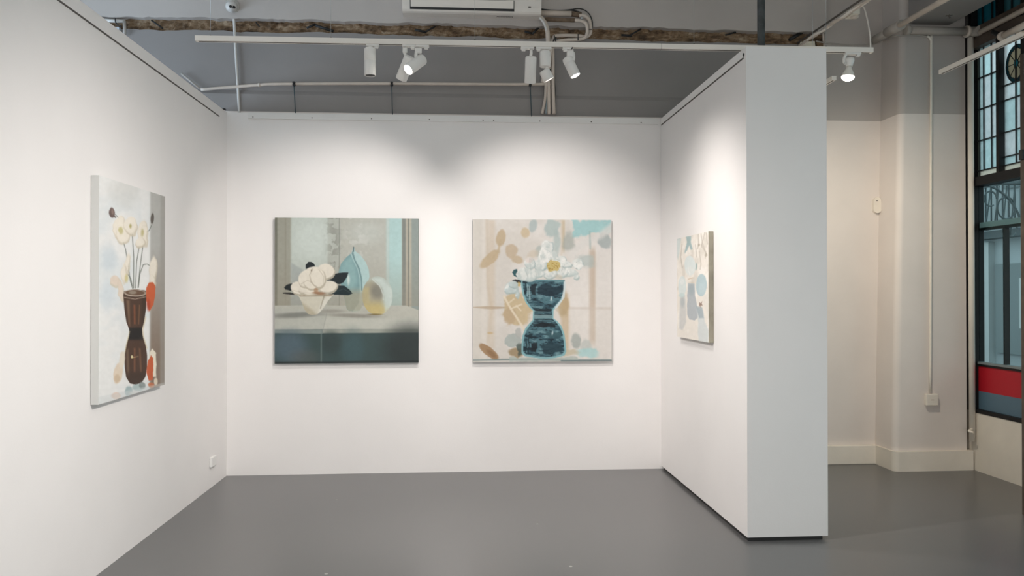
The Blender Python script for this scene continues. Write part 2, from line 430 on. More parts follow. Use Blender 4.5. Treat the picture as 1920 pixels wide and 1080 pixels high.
# timber frame
m = MB()
m.box(VX - 0.01, VX + 0.09, FY1 - 0.035, FY1, 0.49, 4.25)              # far jamb
m.box(VX - 0.005, VX + 0.09, FY0 - 0.06, FY1 - 0.035, 0.49, 0.52)     # bottom rail
m.box(VX - 0.012, VX + 0.10, -1.6, FY1 - 0.035, 2.40, 2.475)          # transom
m.box(VX - 0.01, VX + 0.09, FY0 - 0.08, FY0, 0.52, 2.40)
m.box(VX - 0.01, VX + 0.09, FY0 - 0.08, FY0, 2.475, 4.25)
for yy in (4.3, 2.9, 1.5, 0.1, -1.3): m.box(VX - 0.01, VX + 0.09, yy - 0.05, yy, 0.49, 4.25)
m.box(VX - 0.005, VX + 0.09, -1.6, FY0 - 0.06, 0.49, 0.52)
m.build('window_frame', M['black_frame'], win)
m = MB(); m.box(VX - 0.015, VX + 0.1, -1.6, FY1 - 0.035, 3.565, 3.64).box(VX - 0.02, VX + 0.11, -1.6, FY1 - 0.035, 3.68, 3.735)
m.box(VX + 0.0, VX + 0.1, -1.6, FY1 - 0.035, 3.64, 3.68)
m.build('head_rail', M['brown_frame'], win)
# central post of the leaded light
m = MB(); m.box(VX - 0.005, VX + 0.07, 5.952, 5.985, 2.475, 4.25); m.build('mullion', M['black_frame'], win)
# leaded glass: individual panes
TEAL = (0.74, 0.97, 1.0); GREYT = (0.82, 0.97, 1.0); DKT = (0.20, 0.34, 0.36); OLIVE = (0.34, 0.37, 0.32)
gm = [glass_mat('teal_glass', TEAL), glass_mat('pale_teal_glass', GREYT), glass_mat('dark_teal_glass', DKT, 0.5), glass_mat('olive_glass', OLIVE, 0.6)]
amber = glass_mat('pale_cream_glass', (0.86, 0.84, 0.76), 0.6)
deep = glass_mat('deep_teal_glass', (0.035, 0.14, 0.16), 0.5)
sand = glass_mat('sand_glass', (0.45, 0.42, 0.34), 0.5)
r = random.Random(2)
vb = [6.275, 6.249, 6.195, 6.10, 6.014, 6.001, 5.985]
hb = [2.53, 2.785, 3.05, 3.315, 3.565]
for i in range(6):
    for j in range(4):
        k = 3 if i == 0 else r.choice([0, 0, 1])
        pane('glass_pane', vb[i + 1], vb[i], hb[j], hb[j + 1], gm[k])
pane('glass_pane', 6.249, 6.275, 2.475, 2.53, gm[3]); pane('glass_pane', 5.985, 6.249, 2.475, 2.53, amber)
vb2 = [5.952, 5.819, 5.70]
hb2 = [2.527, 2.595, 2.793, 3.05, 3.17, 3.565]
for i in range(2):
    for j in range(4):
        pane('glass_pane', vb2[i + 1], vb2[i], hb2[j], hb2[j + 1], gm[(i + j) % 2])
pane('glass_pane', 5.70, 5.952, 2.475, 2.527, amber)
# rose medallion: ring of glass petals round a hub, set in a background pane
mc = Vector((0, 5.815, 3.315)); ry, rz = 0.117, 0.147
def ell(r1, a): return (mc.y + ry * r1 * math.cos(a), mc.z + rz * r1 * math.sin(a))
def yzplate(pts, x, th):
    q = MB(); a = [q.bm.verts.new((x, y, z)) for y, z in pts]; b = [q.bm.verts.new((x + th, y, z)) for y, z in pts]; n = len(pts)
    q._face(a); q._face(b[::-1])
    for i in range(n): q._face([a[(i + 1) % n], a[i], b[i], b[(i + 1) % n]])
    return q
# background glass around the ellipse (four corner plates)
for (sy, sz, y1, z1) in ((1, 1, 5.952, 3.565), (-1, 1, 5.70, 3.565), (-1, -1, 5.70, 3.17), (1, -1, 5.952, 3.17)):
    a0 = {(1, 1): 0, (-1, 1): 90, (-1, -1): 180, (1, -1): 270}[(sy, sz)]
    arc = [ell(1, R(a0 + 90 * t / 10)) for t in range(11)]
    if sy * sz > 0: pts = arc + [(mc.y, z1), (y1, z1), (y1, mc.z)]
    else: pts = arc + [(y1, mc.z), (y1, z1), (mc.y, z1)]
    yzplate(pts, VX + 0.045, 0.006).build('glass_pane', gm[1], win)
for k in range(8):
    a0, a1 = R(k * 45 + 0), R(k * 45 + 45)
    pts = [ell(0.2, a0), ell(0.80, a0)] + [ell(0.80 + 0.02 * math.sin(math.pi * t / 6), a0 + (a1 - a0) * t / 6) for t in range(1, 7)] + [ell(0.2, a1)]
    yzplate(pts, VX + 0.044, 0.006).build('medallion_pane', sand, win)
    pts = [ell(0.80, a0 + (a1 - a0) * t / 6) for t in range(7)] + [ell(1.0, a1 - (a1 - a0) * t / 6) for t in range(7)]
    yzplate(pts, VX + 0.043, 0.006).build('medallion_border', deep, win)
yzplate([ell(0.2, R(t * 20)) for t in range(18)], VX + 0.04, 0.008).build('medallion_hub', glass_mat('turquoise_glass', (0.10, 0.38, 0.42), 0.5), win)
# lead cames
m = MB()
for y in vb[1:-1]: m.box(VX + 0.036, VX + 0.055, y - 0.0035, y + 0.0035, 2.53, 3.565)
m.box(VX + 0.036, VX + 0.055, 6.2455, 6.2525, 2.475, 2.53)
for z in hb[:-1]: m.box(VX + 0.034, VX + 0.057, 5.985, 6.275, z - 0.005, z + 0.005)
m.box(VX + 0.036, VX + 0.055, 5.8155, 5.8225, 2.527, 3.565)
for z in hb2[:-1]: m.box(VX + 0.034, VX + 0.057, 5.70, 5.952, z - 0.0045, z + 0.0045)
m.tube([(VX + 0.045, *ell(1, R(a * 10))) for a in range(37)], 0.004, 6, False)
m.tube([(VX + 0.041, *ell(0.2, R(a * 20))) for a in range(19)], 0.003, 6, False)
for k in range(8):
    a = R(k * 45)
    m.tube([(VX + 0.043, *ell(0.2, a)), (VX + 0.043, *ell(1.0, a))], 0.0032, 6, False)
    m.tube([(VX + 0.043, *ell(1.0 - 0.22 * math.sin(math.pi * t / 8), a + R(45) * t / 8)) for t in range(9)], 0.003, 6, False)
m.build('lead_came', M['lead'], win)
# top lights above the brown rail
for y0, y1 in ((6.205, 6.275), (6.09, 6.20), (5.985, 6.085), (5.86, 5.952), (5.70, 5.855)):
    pane('top_glass', y0, y1, 3.735, 4.25, deep if y0 > 5.9 else glass_mat('smoky_teal_glass', (0.09, 0.16, 0.17), 0.5))
m = MB()
for y in (6.2025, 6.0875, 5.8575): m.box(VX + 0.034, VX + 0.057, y - 0.004, y + 0.004, 3.735, 4.25)
m.build('lead_came', M['lead'], win)
# remaining bays (outside the frame) and the big clear lower light
for y0, y1 in ((4.3, 5.62), (2.9, 4.25), (1.5, 2.85), (0.1, 1.45), (-1.3, 0.05)):
    pane('glass_pane', y0, y1, 2.475, 3.565, gm[0])
clear = bpy.data.materials.new('clear_glass'); clear.use_nodes = True
nt = clear.node_tree; nt.nodes.clear()
oo = nt.nodes.new('ShaderNodeOutputMaterial'); tt = nt.nodes.new('ShaderNodeBsdfTransparent'); tt.inputs[0].default_value = (0.82, 0.92, 0.93, 1)
gg = nt.nodes.new('ShaderNodeBsdfGlossy'); gg.inputs[1].default_value = 0.02; fr = nt.nodes.new('ShaderNodeLayerWeight'); fr.inputs[0].default_value = 0.12
mm = nt.nodes.new('ShaderNodeMixShader'); nt.links.new(fr.outputs['Fresnel'], mm.inputs[0]); nt.links.new(tt.outputs[0], mm.inputs[1]); nt.links.new(gg.outputs[0], mm.inputs[2]); nt.links.new(mm.outputs[0], oo.inputs[0])
pane('lower_glass', FY0, FY1 - 0.035, 0.52, 2.40, clear)
for y0, y1 in ((4.3, 5.62), (2.9, 4.25), (1.5, 2.85), (0.1, 1.45), (-1.3, 0.05)): pane('lower_glass', y0, y1, 0.52, 2.40, clear)
pane('blue_band', FY0, FY1 - 0.035, 0.52, 0.67, M['blueband'], VX + 0.040, 0.004)
pane('red_band', FY0, FY1 - 0.035, 0.67, 0.882, M['red'], VX + 0.040, 0.004)
m = MB(); m.box(VX + 0.03, VX + 0.07, FY0, FY1 - 0.035, 0.882, 0.90); m.build('dark_rail', M['black_frame'], win)
m = MB(); m.box(VX + 0.03, VX + 0.08, FY0, FY1 - 0.035, 0.900, 0.918); m.build('sill_rail', mat('grey_rail', (0.22, 0.26, 0.27), 0.5), win)
m = MB(); m.box(VX + 0.055, VX + 0.10, 5.978, 5.994, 0.918, 2.03); m.build('lower_mullion', M['black_frame'], win)
m = MB(); m.box(VX + 0.055, VX + 0.12, FY0, FY1 - 0.035, 2.03, 2.05); m.build('dark_rail', M['black_frame'], win)
m = MB(); m.box(VX + 0.055, VX + 0.13, FY0, FY1 - 0.035, 2.05, 2.095); m.build('sill_rail', mat('pale_rail', (0.30, 0.36, 0.37), 0.5), win)

# open door edge at the right margin
m = MB(); m.box(3.806, 3.93, 4.97, 5.005, 0, 3.12)
dr = struct(m.build('door_1', M['brown_frame']), 'dark timber door edge at the right', 'door')
MB().bevbox(3.792, 3.808, 4.968, 5.004, 2.40, 2.47, 0.004).build('latch', M['black'], dr)

# ---------- street outside
m = MB(); m.box(4.6, 16, -6, 18, -0.25, -0.15); struct(m.build('ground', mat('wet_pavement', (0.12, 0.13, 0.14), 0.5, noise=0.1)), 'street pavement outside', 'ground')
fac = empty('shop_building', (11, 14, -0.15))
m = MB(); m.box(9.5, 16, 9.5, 18, -0.15, 5.4); m.build('wall', mat('pale_render', (0.50, 0.56, 0.58), 0.8, noise=0.15, nscale=1.2), fac)
sg = mat('shop_glass', (0.22, 0.27, 0.28), 0.3); pl = mat('pilaster_paint', (0.66, 0.70, 0.70), 0.7); dk = mat('dark_fascia', (0.10, 0.13, 0.14), 0.6)
for i in range(5):
    y = 10.6 + i * 1.45
    MB().box(9.44, 9.5, y, y + 1.0, 0.45, 2.0).build('shop_window', sg, fac)
    MB().box(9.40, 9.5, y + 0.10, y + 0.36, 0.9, 1.75).build('display_panel', pl, fac)
    MB().box(9.38, 9.5, y + 1.08, y + 1.30, -0.15, 2.4).build('pilaster', pl, fac)
    MB().box(9.46, 9.5, y + 0.1, y + 0.8, 3.3, 4.9).build('upper_window', sg, fac)
MB().box(9.25, 9.5, 9.4, 18, 2.45, 2.58).build('fascia', dk, fac)
rl = MB(); rl.box(9.1, 9.14, 9.5, 18, 3.32, 3.38); rl.box(9.1, 9.14, 9.5, 18, 2.62, 2.66)
for k in range(60): rl.box(9.11, 9.13, 9.6 + k * 0.14, 9.62 + k * 0.14, 2.66, 3.32)
rl.build('balcony_railing', dk, fac)
MB().box(9.5, 16, 9.3, 9.5, 2.55, 2.75).build('cornice', mat('cornice_paint', (0.62, 0.66, 0.66), 0.7), fac)
tag(fac, 'pale rendered shop building across the street, seen through the clear glass', 'building')
ver = empty('veranda_post', (5.92, 8.0, -0.15))
m = MB(); m.tube([(6.12, 8.0, -0.15), (6.12, 8.0, 3.4)], 0.03, 12, False); m.build('post', mat('veranda_iron', (0.20, 0.25, 0.26), 0.5), ver)
m = MB()
def arc(cx, cz, rx_, rz_, a0, a1, r_): m.tube([(cx + rx_ * math.cos(R(a)), 8.0, cz + rz_ * math.sin(R(a))) for a in np.linspace(a0, a1, 20)], r_, 8, False)
arc(5.62, 2.05, 0.50, 0.62, 0, 90, 0.013); arc(5.92, 2.42, 0.10, 0.12, 0, 360, 0.010); arc(5.74, 2.52, 0.07, 0.08, 0, 300, 0.009); arc(5.98, 2.20, 0.06, 0.09, 0, 330, 0.009)
for k in range(5): m.tube([(5.66 + 0.09 * k, 8.0, 2.66), (5.60 + 0.09 * k, 8.0, 2.30 - 0.05 * k)], 0.008, 6, False)
m.tube([(5.5, 8.0, 2.69), (6.12, 8.0, 2.69)], 0.02, 8, False)
m.build('scroll_bracket', mat('veranda_scroll', (0.12, 0.16, 0.17), 0.5), ver)
tag(ver, 'iron veranda post with a scrolled bracket outside the window', 'post')

# ------------------------------------------------------------------ painted pictures (mixed colours per vertex on the canvas face)
def hom(src, dst):
    A = []; B = []
    for (x, y), (u, v) in zip(src, dst):
        A += [[x, y, 1, 0, 0, 0, -u * x, -u * y], [0, 0, 0, x, y, 1, -v * x, -v * y]]; B += [u, v]
    h = np.linalg.solve(np.array(A, float), np.array(B, float)); return np.append(h, 1).reshape(3, 3)

def vnoise(X, Y, sc_, seed, octv=4):
    out = np.zeros_like(X); amp = 1; tot = 0
    rs = np.random.RandomState(seed)
    for o in range(octv):
        g = rs.rand(64, 64); x = X / sc_; y = Y / sc_
        xi = np.floor(x).astype(int); yi = np.floor(y).astype(int); fx = x - xi; fy = y - yi
        fx = fx * fx * (3 - 2 * fx); fy = fy * fy * (3 - 2 * fy)
        a = g[yi % 64, xi % 64]; b = g[yi % 64, (xi + 1) % 64]; c = g[(yi + 1) % 64, xi % 64]; d = g[(yi + 1) % 64, (xi + 1) % 64]
        out += amp * ((a * (1 - fx) + b * fx) * (1 - fy) + (c * (1 - fx) + d * fx) * fy); tot += amp; amp *= 0.5; sc_ = sc_ / 2
    return out / tot

class Art:
    def __init__(s, quad, nx, ny):
        u = (np.arange(nx + 1)) / nx; v = (np.arange(ny + 1)) / ny
        U, V = np.meshgrid(u, v)
        Hm = hom([(0, 0), (1, 0), (1, 1), (0, 1)], quad)
        q = np.stack([U, V, np.ones_like(U)], -1) @ Hm.T
        s.X = q[..., 0] / q[..., 2]; s.Y = q[..., 1] / q[..., 2]; s.U = U; s.V = V
        s.c = np.ones(U.shape + (3,)) * 200.0; s.nx, s.ny = nx, ny
        s.wob = (vnoise(s.X, s.Y, 40, 1) - 0.5, vnoise(s.X, s.Y, 40, 2) - 0.5)
    def wash(s, a, col, alpha=1.0):
        a = np.clip(a, 0, 1)[..., None] * alpha; s.c = s.c * (1 - a) + np.array(col, float) * a
    def E(s, cx, cy, rx, ry, col, rot=0, soft=3, alpha=1.0, wob=0, core=None):
        X = s.X + s.wob[0] * wob - cx; Y = s.Y + s.wob[1] * wob - cy; c_, s_ = math.cos(R(rot)), math.sin(R(rot))
        x = X * c_ + Y * s_; y = -X * s_ + Y * c_
        d = (np.sqrt((x / rx) ** 2 + (y / ry) ** 2) - 1) * min(rx, ry)
        a = np.clip(0.5 - d / soft, 0, 1); a = a * a * (3 - 2 * a)
        s.wash(a, col, alpha)
        return a
    def mask(s, pts, soft=3, wob=0):
        X = s.X + s.wob[0] * wob; Y = s.Y + s.wob[1] * wob
        n = len(pts); dm = np.full(X.shape, 1e9); ins = np.zeros(X.shape, bool)
        for i in range(n):
            x1, y1 = pts[i]; x2, y2 = pts[(i + 1) % n]
            ex, ey = x2 - x1, y2 - y1; t = np.clip(((X - x1) * ex + (Y - y1) * ey) / (ex * ex + ey * ey + 1e-9), 0, 1)
            dm = np.minimum(dm, np.hypot(X - x1 - t * ex, Y - y1 - t * ey))
            if y1 != y2:
                c = ((y1 > Y) != (y2 > Y)) & (X < ex * (Y - y1) / (y2 - y1) + x1); ins ^= c
        d = np.where(ins, -dm, dm); a = np.clip(0.5 - d / soft, 0, 1); return a * a * (3 - 2 * a)
    def P(s, pts, col, soft=3, alpha=1.0, wob=0):
        a = s.mask(pts, soft, wob); s.wash(a, col, alpha); return a
    def L(s, pts, w_, col, soft=2, alpha=1.0):
        dm = np.full(s.X.shape, 1e9)
        for (x1, y1), (x2, y2) in zip(pts[:-1], pts[1:]):
            ex, ey = x2 - x1, y2 - y1; t = np.clip(((s.X - x1) * ex + (s.Y - y1) * ey) / (ex * ex + ey * ey + 1e-9), 0, 1)
            dm = np.minimum(dm, np.hypot(s.X - x1 - t * ex, s.Y - y1 - t * ey))
        a = np.clip(0.5 - (dm - w_ / 2) / soft, 0, 1); s.wash(a, col, alpha)
    def band(s, x0, x1, col, soft=8, alpha=1.0, y0=-1e5, y1=1e5, ysoft=6):
        a = np.clip((s.X - x0) / soft + 0.5, 0, 1) * np.clip((x1 - s.X) / soft + 0.5, 0, 1) * np.clip((s.Y - y0) / ysoft + 0.5, 0, 1) * np.clip((y1 - s.Y) / ysoft + 0.5, 0, 1)
        s.wash(a, col, alpha)
    def texture(s, amt, sc_=25, seed=5):
        s.c = s.c * (1 + amt * (vnoise(s.X, s.Y, sc_, seed)[..., None] - 0.5) * 2)

art_mat = bpy.data.materials.new('oil_paint_on_canvas'); art_mat.use_nodes = True
nt = art_mat.node_tree; b_ = nt.nodes['Principled BSDF']; at_ = nt.nodes.new('ShaderNodeAttribute'); at_.attribute_name = 'paint'
nt.links.new(at_.outputs['Color'], b_.inputs['Base Color']); b_.inputs['Roughness'].default_value = 0.55; b_.inputs['Specular IOR Level'].default_value = 0.3
tc_ = nt.nodes.new('ShaderNodeTexCoord'); nn_ = nt.nodes.new('ShaderNodeTexNoise'); nn_.inputs['Scale'].default_value = 250
bp_ = nt.nodes.new('ShaderNodeBump'); bp_.inputs['Strength'].default_value = 0.08; bp_.inputs['Distance'].default_value = 0.003
nt.links.new(tc_.outputs['Object'], nn_.inputs['Vector']); nt.links.new(nn_.outputs['Fac'], bp_.inputs['Height']); nt.links.new(bp_.outputs['Normal'], b_.inputs['Normal'])

def painted_canvas(art, origin, ex, ez, depth_dir, th, gain, parent, name='painted_canvas'):
    """canvas front as a fine grid from the top-left corner, ex = width vector, ez = down vector"""
    nx, ny = art.nx, art.ny
    o = np.array(origin, float); ex = np.array(ex, float); ez = np.array(ez, float)
    co = (o + art.U[..., None] * ex + art.V[..., None] * ez).reshape(-1, 3)
    me = bpy.data.meshes.new(name)
    idx = np.arange((nx + 1) * (ny + 1)).reshape(ny + 1, nx + 1)
    q = np.stack([idx[:-1, :-1], idx[1:, :-1], idx[1:, 1:], idx[:-1, 1:]], -1).reshape(-1, 4)
    me.vertices.add(len(co)); me.vertices.foreach_set('co', co.ravel())
    me.loops.add(q.size); me.loops.foreach_set('vertex_index', q.ravel())
    me.polygons.add(len(q)); me.polygons.foreach_set('loop_start', np.arange(len(q)) * 4); me.polygons.foreach_set('loop_total', np.full(len(q), 4))
    me.update(calc_edges=True)
    c = np.clip(art.c, 0, 255) / 255; c = np.where(c <= 0.04045, c / 12.92, ((c + 0.055) / 1.055) ** 2.4) * gain
    ca = me.color_attributes.new('paint', 'FLOAT_COLOR', 'POINT')
    ca.data.foreach_set('color', np.concatenate([np.clip(c, 0, 0.95).reshape(-1, 3), np.ones((len(co), 1))], 1).ravel())
    me.materials.append(art_mat)
    ob = bpy.data.objects.new(name, me); C.objects.link(ob); ob.parent = parent; ob.matrix_parent_inverse = Matrix.Translation(-parent.location)
    # stretcher edges and back: an open box whose front rim meets the painted face
    dd = np.array(depth_dir, float) * th
    m = MB(); f = [o, o + ex, o + ex + ez, o + ez]
    fv = [m.bm.verts.new(Vector(p)) for p in f]; bv = [m.bm.verts.new(Vector(p + dd)) for p in f]
    for i in range(4): m._face([fv[i], fv[(i + 1) % 4], bv[(i + 1) % 4], bv[i]])
    m._face(bv[::-1])
    return ob, m

# ---- picture 1: bowl of white magnolia with two glazed vessels (coordinates on a 1045 x 1080 sketch grid)
A = Art([(55, 48), (987, 48), (986, 990), (55, 998)], 300, 300)
A.wash(np.ones_like(A.X), (168, 170, 160))
A.band(50, 75, (118, 118, 106), 14); A.band(75, 160, (158, 158, 146), 16)
A.band(120, 128, (140, 138, 126), 8, 0.6)
A.band(160, 400, (192, 201, 194), 14); A.band(400, 475, (176, 180, 172), 30); A.band(475, 776, (182, 183, 174), 8)
A.E(300, 180, 110, 120, (205, 214, 208), 0, 120, 0.7); A.E(650, 140, 110, 70, (196, 202, 196), 0, 90, 0.6)
n1 = vnoise(A.X, A.Y, 34, 21, 4)
fol = np.exp(-((A.X - 440) / 45) ** 2) * (A.Y < 420) * (n1 > 0.47) * np.clip((n1 - 0.47) * 12, 0, 1)
A.wash(fol, (140, 143, 134), 0.75)
fol = np.exp(-((A.X - 580) / 90) ** 2) * (A.Y < 300) * np.clip((n1 - 0.55) * 12, 0, 1); A.wash(fol, (205, 208, 202), 0.6)
A.band(470, 476, (130, 135, 128), 4, 0.7)
A.band(776, 800, (188, 204, 200), 10); A.band(796, 880, (176, 206, 205), 12); A.band(880, 905, (128, 132, 126), 8); A.band(905, 918, (172, 168, 154), 6); A.band(918, 926, (112, 116, 108), 5)
A.band(926, 942, (176, 172, 158), 6); A.band(942, 990, (142, 152, 148), 10)
A.P([(160, 340), (250, 395), (280, 620), (160, 620)], (160, 168, 168), 16, 0.7)
g = np.clip((A.Y - 300) / 320, 0, 1) * (A.Y < 620); A.wash(g, (148, 142, 126), 0.45)
A.P([(50, 620), (905, 617), (990, 648), (990, 780), (50, 780)], (182, 182, 172), 5)
A.P([(50, 716), (380, 700), (990, 700), (990, 778), (50, 778)], (196, 198, 188), 40, 0.6)
A.P([(400, 640), (365, 800), (50, 800), (50, 640)], (176, 178, 170), 8, 0.5)
A.L([(398, 645), (366, 780)], 3, (150, 152, 146), 4, 0.7)
A.E(190, 682, 150, 17, (118, 120, 114), -3, 22, 0.8); A.E(570, 685, 150, 12, (132, 130, 120), 2, 16, 0.7); A.E(420, 655, 80, 12, (140, 138, 128), 0, 16, 0.6)
A.P([(50, 776), (990, 772), (990, 1005), (50, 1005)], (62, 80, 80), 4)
A.P([(50, 774), (365, 778), (365, 802), (50, 800)], (134, 144, 140), 5); A.P([(365, 776), (990, 772), (990, 794), (365, 800)], (160, 164, 154), 5)
A.E(150, 890, 110, 100, (88, 106, 118), 0, 110, 0.8); A.E(560, 900, 70, 110, (72, 98, 104), 0, 90, 0.6); A.E(250, 960, 90, 50, (96, 98, 96), 0, 70, 0.5)
A.E(930, 900, 170, 150, (46, 52, 52), 0, 160, 0.8); A.E(420, 860, 60, 70, (54, 66, 66), 0, 60, 0.7)
A.band(352, 360, (108, 124, 122), 4, 0.8, 800); A.P([(50, 985), (990, 976), (990, 1005), (50, 1005)], (38, 42, 42), 6, 0.7)
# tall flame-shaped vase
V1 = [(563, 236), (569, 238), (574, 262), (610, 290), (645, 335), (664, 385), (668, 430), (655, 480), (636, 530), (624, 580), (618, 630), (606, 652), (570, 658), (535, 654), (520, 640), (510, 590), (496, 540), (480, 470), (468, 400), (484, 345), (520, 302), (552, 276)]
a = A.P(V1, (176, 203, 202), 3)
A.c = np.where(a[..., None] > 0.5, A.c * 1.0, A.c)
s1 = A.mask([(560, 262), (545, 280), (560, 320), (590, 380), (604, 440), (606, 520), (600, 600), (560, 656), (500, 660), (440, 400), (500, 300)], 10) * a; A.wash(s1, (124, 158, 160))
s2 = A.mask([(552, 300), (580, 380), (590, 470), (560, 520), (500, 470), (478, 400), (500, 330)], 40) * a; A.wash(s2, (150, 184, 184), 0.6)
A.wash(A.mask([(470, 520), (650, 520), (640, 670), (500, 670)], 70) * a, (168, 160, 138), 0.75)
A.wash(A.mask([(560, 262), (552, 278), (566, 318), (594, 378), (610, 440), (614, 520), (622, 520), (620, 440), (606, 378), (576, 318), (566, 280)], 5) * a, (92, 124, 128), 0.7)
A.E(532, 450, 9, 34, (214, 226, 220), 0, 12, 0.8); A.L([(565, 238), (564, 266)], 7, (86, 104, 108), 3)
# round pebble vessel
a = A.E(720, 554, 99, 126, (182, 192, 184), 0, 3)
A.wash(A.mask([(680, 450), (735, 490), (756, 560), (740, 660), (700, 690), (620, 690), (600, 480)], 46) * a, (164, 158, 136), 0.9)
A.wash(A.mask([(610, 600), (740, 600), (800, 640), (760, 700), (620, 700)], 70) * a, (198, 180, 122), 0.85)
A.wash(A.mask([(622, 500), (668, 500), (668, 600), (622, 600)], 30) * a, (190, 176, 130), 0.6)
A.E(716, 524, 38, 48, (128, 126, 116), -12, 44, 0.85); A.wash(A.mask([(690, 440), (750, 440), (820, 520), (815, 620), (770, 660), (765, 560), (745, 500)], 24) * a, (198, 210, 204), 0.8)
A.L([(688, 447), (735, 490), (757, 545), (757, 580)], 5, (210, 218, 212), 5, 0.8); A.E(705, 676, 40, 5, (110, 96, 60), 0, 8, 0.8)
# leaves
A.P([(255, 388), (256, 352), (272, 335), (296, 335), (312, 348), (318, 372), (290, 388)], (28, 36, 40), 4, 1, 10)
A.P([(116, 503), (134, 484), (170, 474), (178, 490), (166, 514), (160, 524), (124, 516)], (26, 34, 36), 4, 1, 6)
A.P([(386, 463), (430, 415), (480, 405), (531, 402), (524, 432), (500, 468), (478, 480), (410, 470)], (28, 38, 42), 4, 1, 6)
A.P([(400, 545), (452, 488), (505, 490), (540, 515), (558, 540), (530, 552), (460, 548), (410, 550)], (30, 44, 48), 4, 1, 4)
A.L([(420, 540), (500, 510), (550, 540)], 3, (70, 88, 90), 3, 0.7)
A.P([(106, 537), (150, 534), (190, 541), (270, 548), (270, 552), (170, 550), (110, 544)], (44, 42, 40), 3, 0.9, 5)
# bowl
BW = [(196, 548), (440, 545), (424, 560), (398, 590), (372, 632), (345, 664), (330, 676), (296, 681), (270, 674), (248, 648), (230, 600), (214, 566)]
a = A.P(BW, (206, 202, 186), 3); A.wash(A.mask([(400, 545), (450, 545), (380, 640), (330, 690), (345, 620)], 14) * a, (216, 214, 202)); A.wash(A.mask([(380, 552), (352, 640), (346, 640), (372, 552)], 6) * a, (150, 144, 126), 0.8)
A.wash(A.mask([(230, 600), (300, 650), (340, 690), (240, 690)], 30) * a, (170, 160, 136), 0.7); A.wash(A.mask([(200, 545), (440, 543), (420, 560), (220, 562)], 6) * a, (138, 122, 100), 0.6)
# petals
W_ = (226, 220, 206); S_ = (188, 180, 162)
for (x, y, rx, ry, ro) in ((386, 398, 56, 50, 0), (402, 498, 60, 40, -8), (208, 508, 50, 42, 20), (275, 524, 66, 28, 4), (306, 440, 80, 74, 0), (255, 445, 46, 60, 20), (300, 465, 60, 50, 0), (335, 440, 48, 64, -10)):
    A.E(x + 2, y + 5, rx + 2, ry + 1, S_, ro, 5, 0.9, 12); A.E(x - 2, y - 3, rx - 2, ry - 3, W_, ro, 8, 1, 12)
A.L([(300, 378), (280, 420), (290, 470), (330, 500)], 5, (176, 166, 148), 5, 0.7); A.L([(225, 480), (265, 455), (300, 470)], 4, (180, 172, 154), 5, 0.6); A.L([(340, 385), (372, 430), (368, 470)], 4, (186, 178, 160), 5, 0.7); A.L([(170, 520), (240, 535), (300, 540)], 3, (176, 166, 148), 4, 0.6)
A.E(293, 390, 5, 7, (120, 106, 90), 0, 5, 0.7); A.E(340, 538, 40, 10, (150, 112, 84), 4, 8, 0.85, 8); A.E(322, 520, 14, 16, (164, 128, 98), 0, 10, 0.7)
A.texture(0.03, 18, 7)
pt = empty('painting', (-0.93, D, 0.92))
_, m = painted_canvas(A, (-1.516, 6.484, 2.124), (1.176, 0, 0), (0, 0, -1.202), (0, 1, 0), 0.034, 0.86, pt)
m.build('canvas_edge', mat('grey_green_canvas_edge', (0.10, 0.11, 0.10), 0.8), pt)
tag(pt, 'square still life painting of a bowl of white magnolias beside a pointed vase', 'painting')

# ---- picture 2: blue and white footed cup with white blossom
A = Art([(60, 55), (966, 52), (967, 974), (64, 990)], 300, 300)
A.wash(np.ones_like(A.X), (212, 207, 200))
n1 = vnoise(A.X, A.Y, 120, 31, 3)
A.wash(np.clip((n1 - 0.4) * 3, 0, 1), (224, 220, 216), 0.7)
A.band(55, 160, (206, 200, 190), 40, 0.6); A.band(160, 205, (206, 190, 170), 26, 0.6, 60, 900); A.band(120, 150, (218, 212, 204), 14, 0.8)
A.L([(150, 60), (160, 500), (185, 640), (160, 860)], 16, (200, 184, 162), 18, 0.55)
A.band(820, 862, (186, 168, 150), 16, 0.75, 240, 860, 50); A.band(640, 662, (196, 180, 152), 8, 0.8, 50, 260, 40); A.band(632, 646, (210, 200, 186), 8, 0.6)
A.band(640, 690, (188, 164, 130), 22, 0.8, 560, 920, 60); A.band(700, 820, (220, 216, 212), 40, 0.6); A.band(870, 970, (214, 210, 206), 30, 0.7)
A.P([(62, 630), (160, 624), (290, 628), (400, 622), (400, 636), (290, 636), (180, 646), (62, 636)], (176, 156, 132), 8, 0.75); A.P([(690, 624), (966, 622), (966, 640), (690, 640)], (198, 188, 178), 10, 0.5)
A.P([(62, 640), (62, 990), (966, 980), (966, 640)], (214, 208, 200), 20, 0.25)
# teal foliage, top right and top middle
TE = (156, 198, 200)
A.P([(705, 55), (966, 52), (966, 110), (900, 145), (850, 130), (790, 160), (720, 175), (712, 110)], TE, 18, 0.9, 50)
A.E(915, 110, 55, 35, (168, 206, 206), 0, 30, 0.8, 40); A.E(922, 190, 42, 54, (158, 168, 168), -10, 16, 0.8, 20); A.E(455, 92, 24, 44, (168, 182, 182), 10, 14, 0.8, 20)
A.E(575, 105, 52, 56, (172, 188, 186), 0, 20, 0.85, 40); A.E(610, 200, 24, 80, (170, 186, 184), 0, 20, 0.75, 20); A.E(690, 200, 40, 60, (160, 166, 160), 0, 30, 0.7, 40); A.E(800, 320, 60, 50, (172, 184, 182), 0, 30, 0.7, 50)
A.E(490, 260, 22, 40, (168, 178, 174), 20, 14, 0.7, 20)
A.L([(700, 280), (780, 210), (900, 150), (966, 100)], 44, (214, 212, 208), 24, 0.8); A.L([(825, 130), (828, 240)], 12, (150, 170, 168), 8, 0.5)
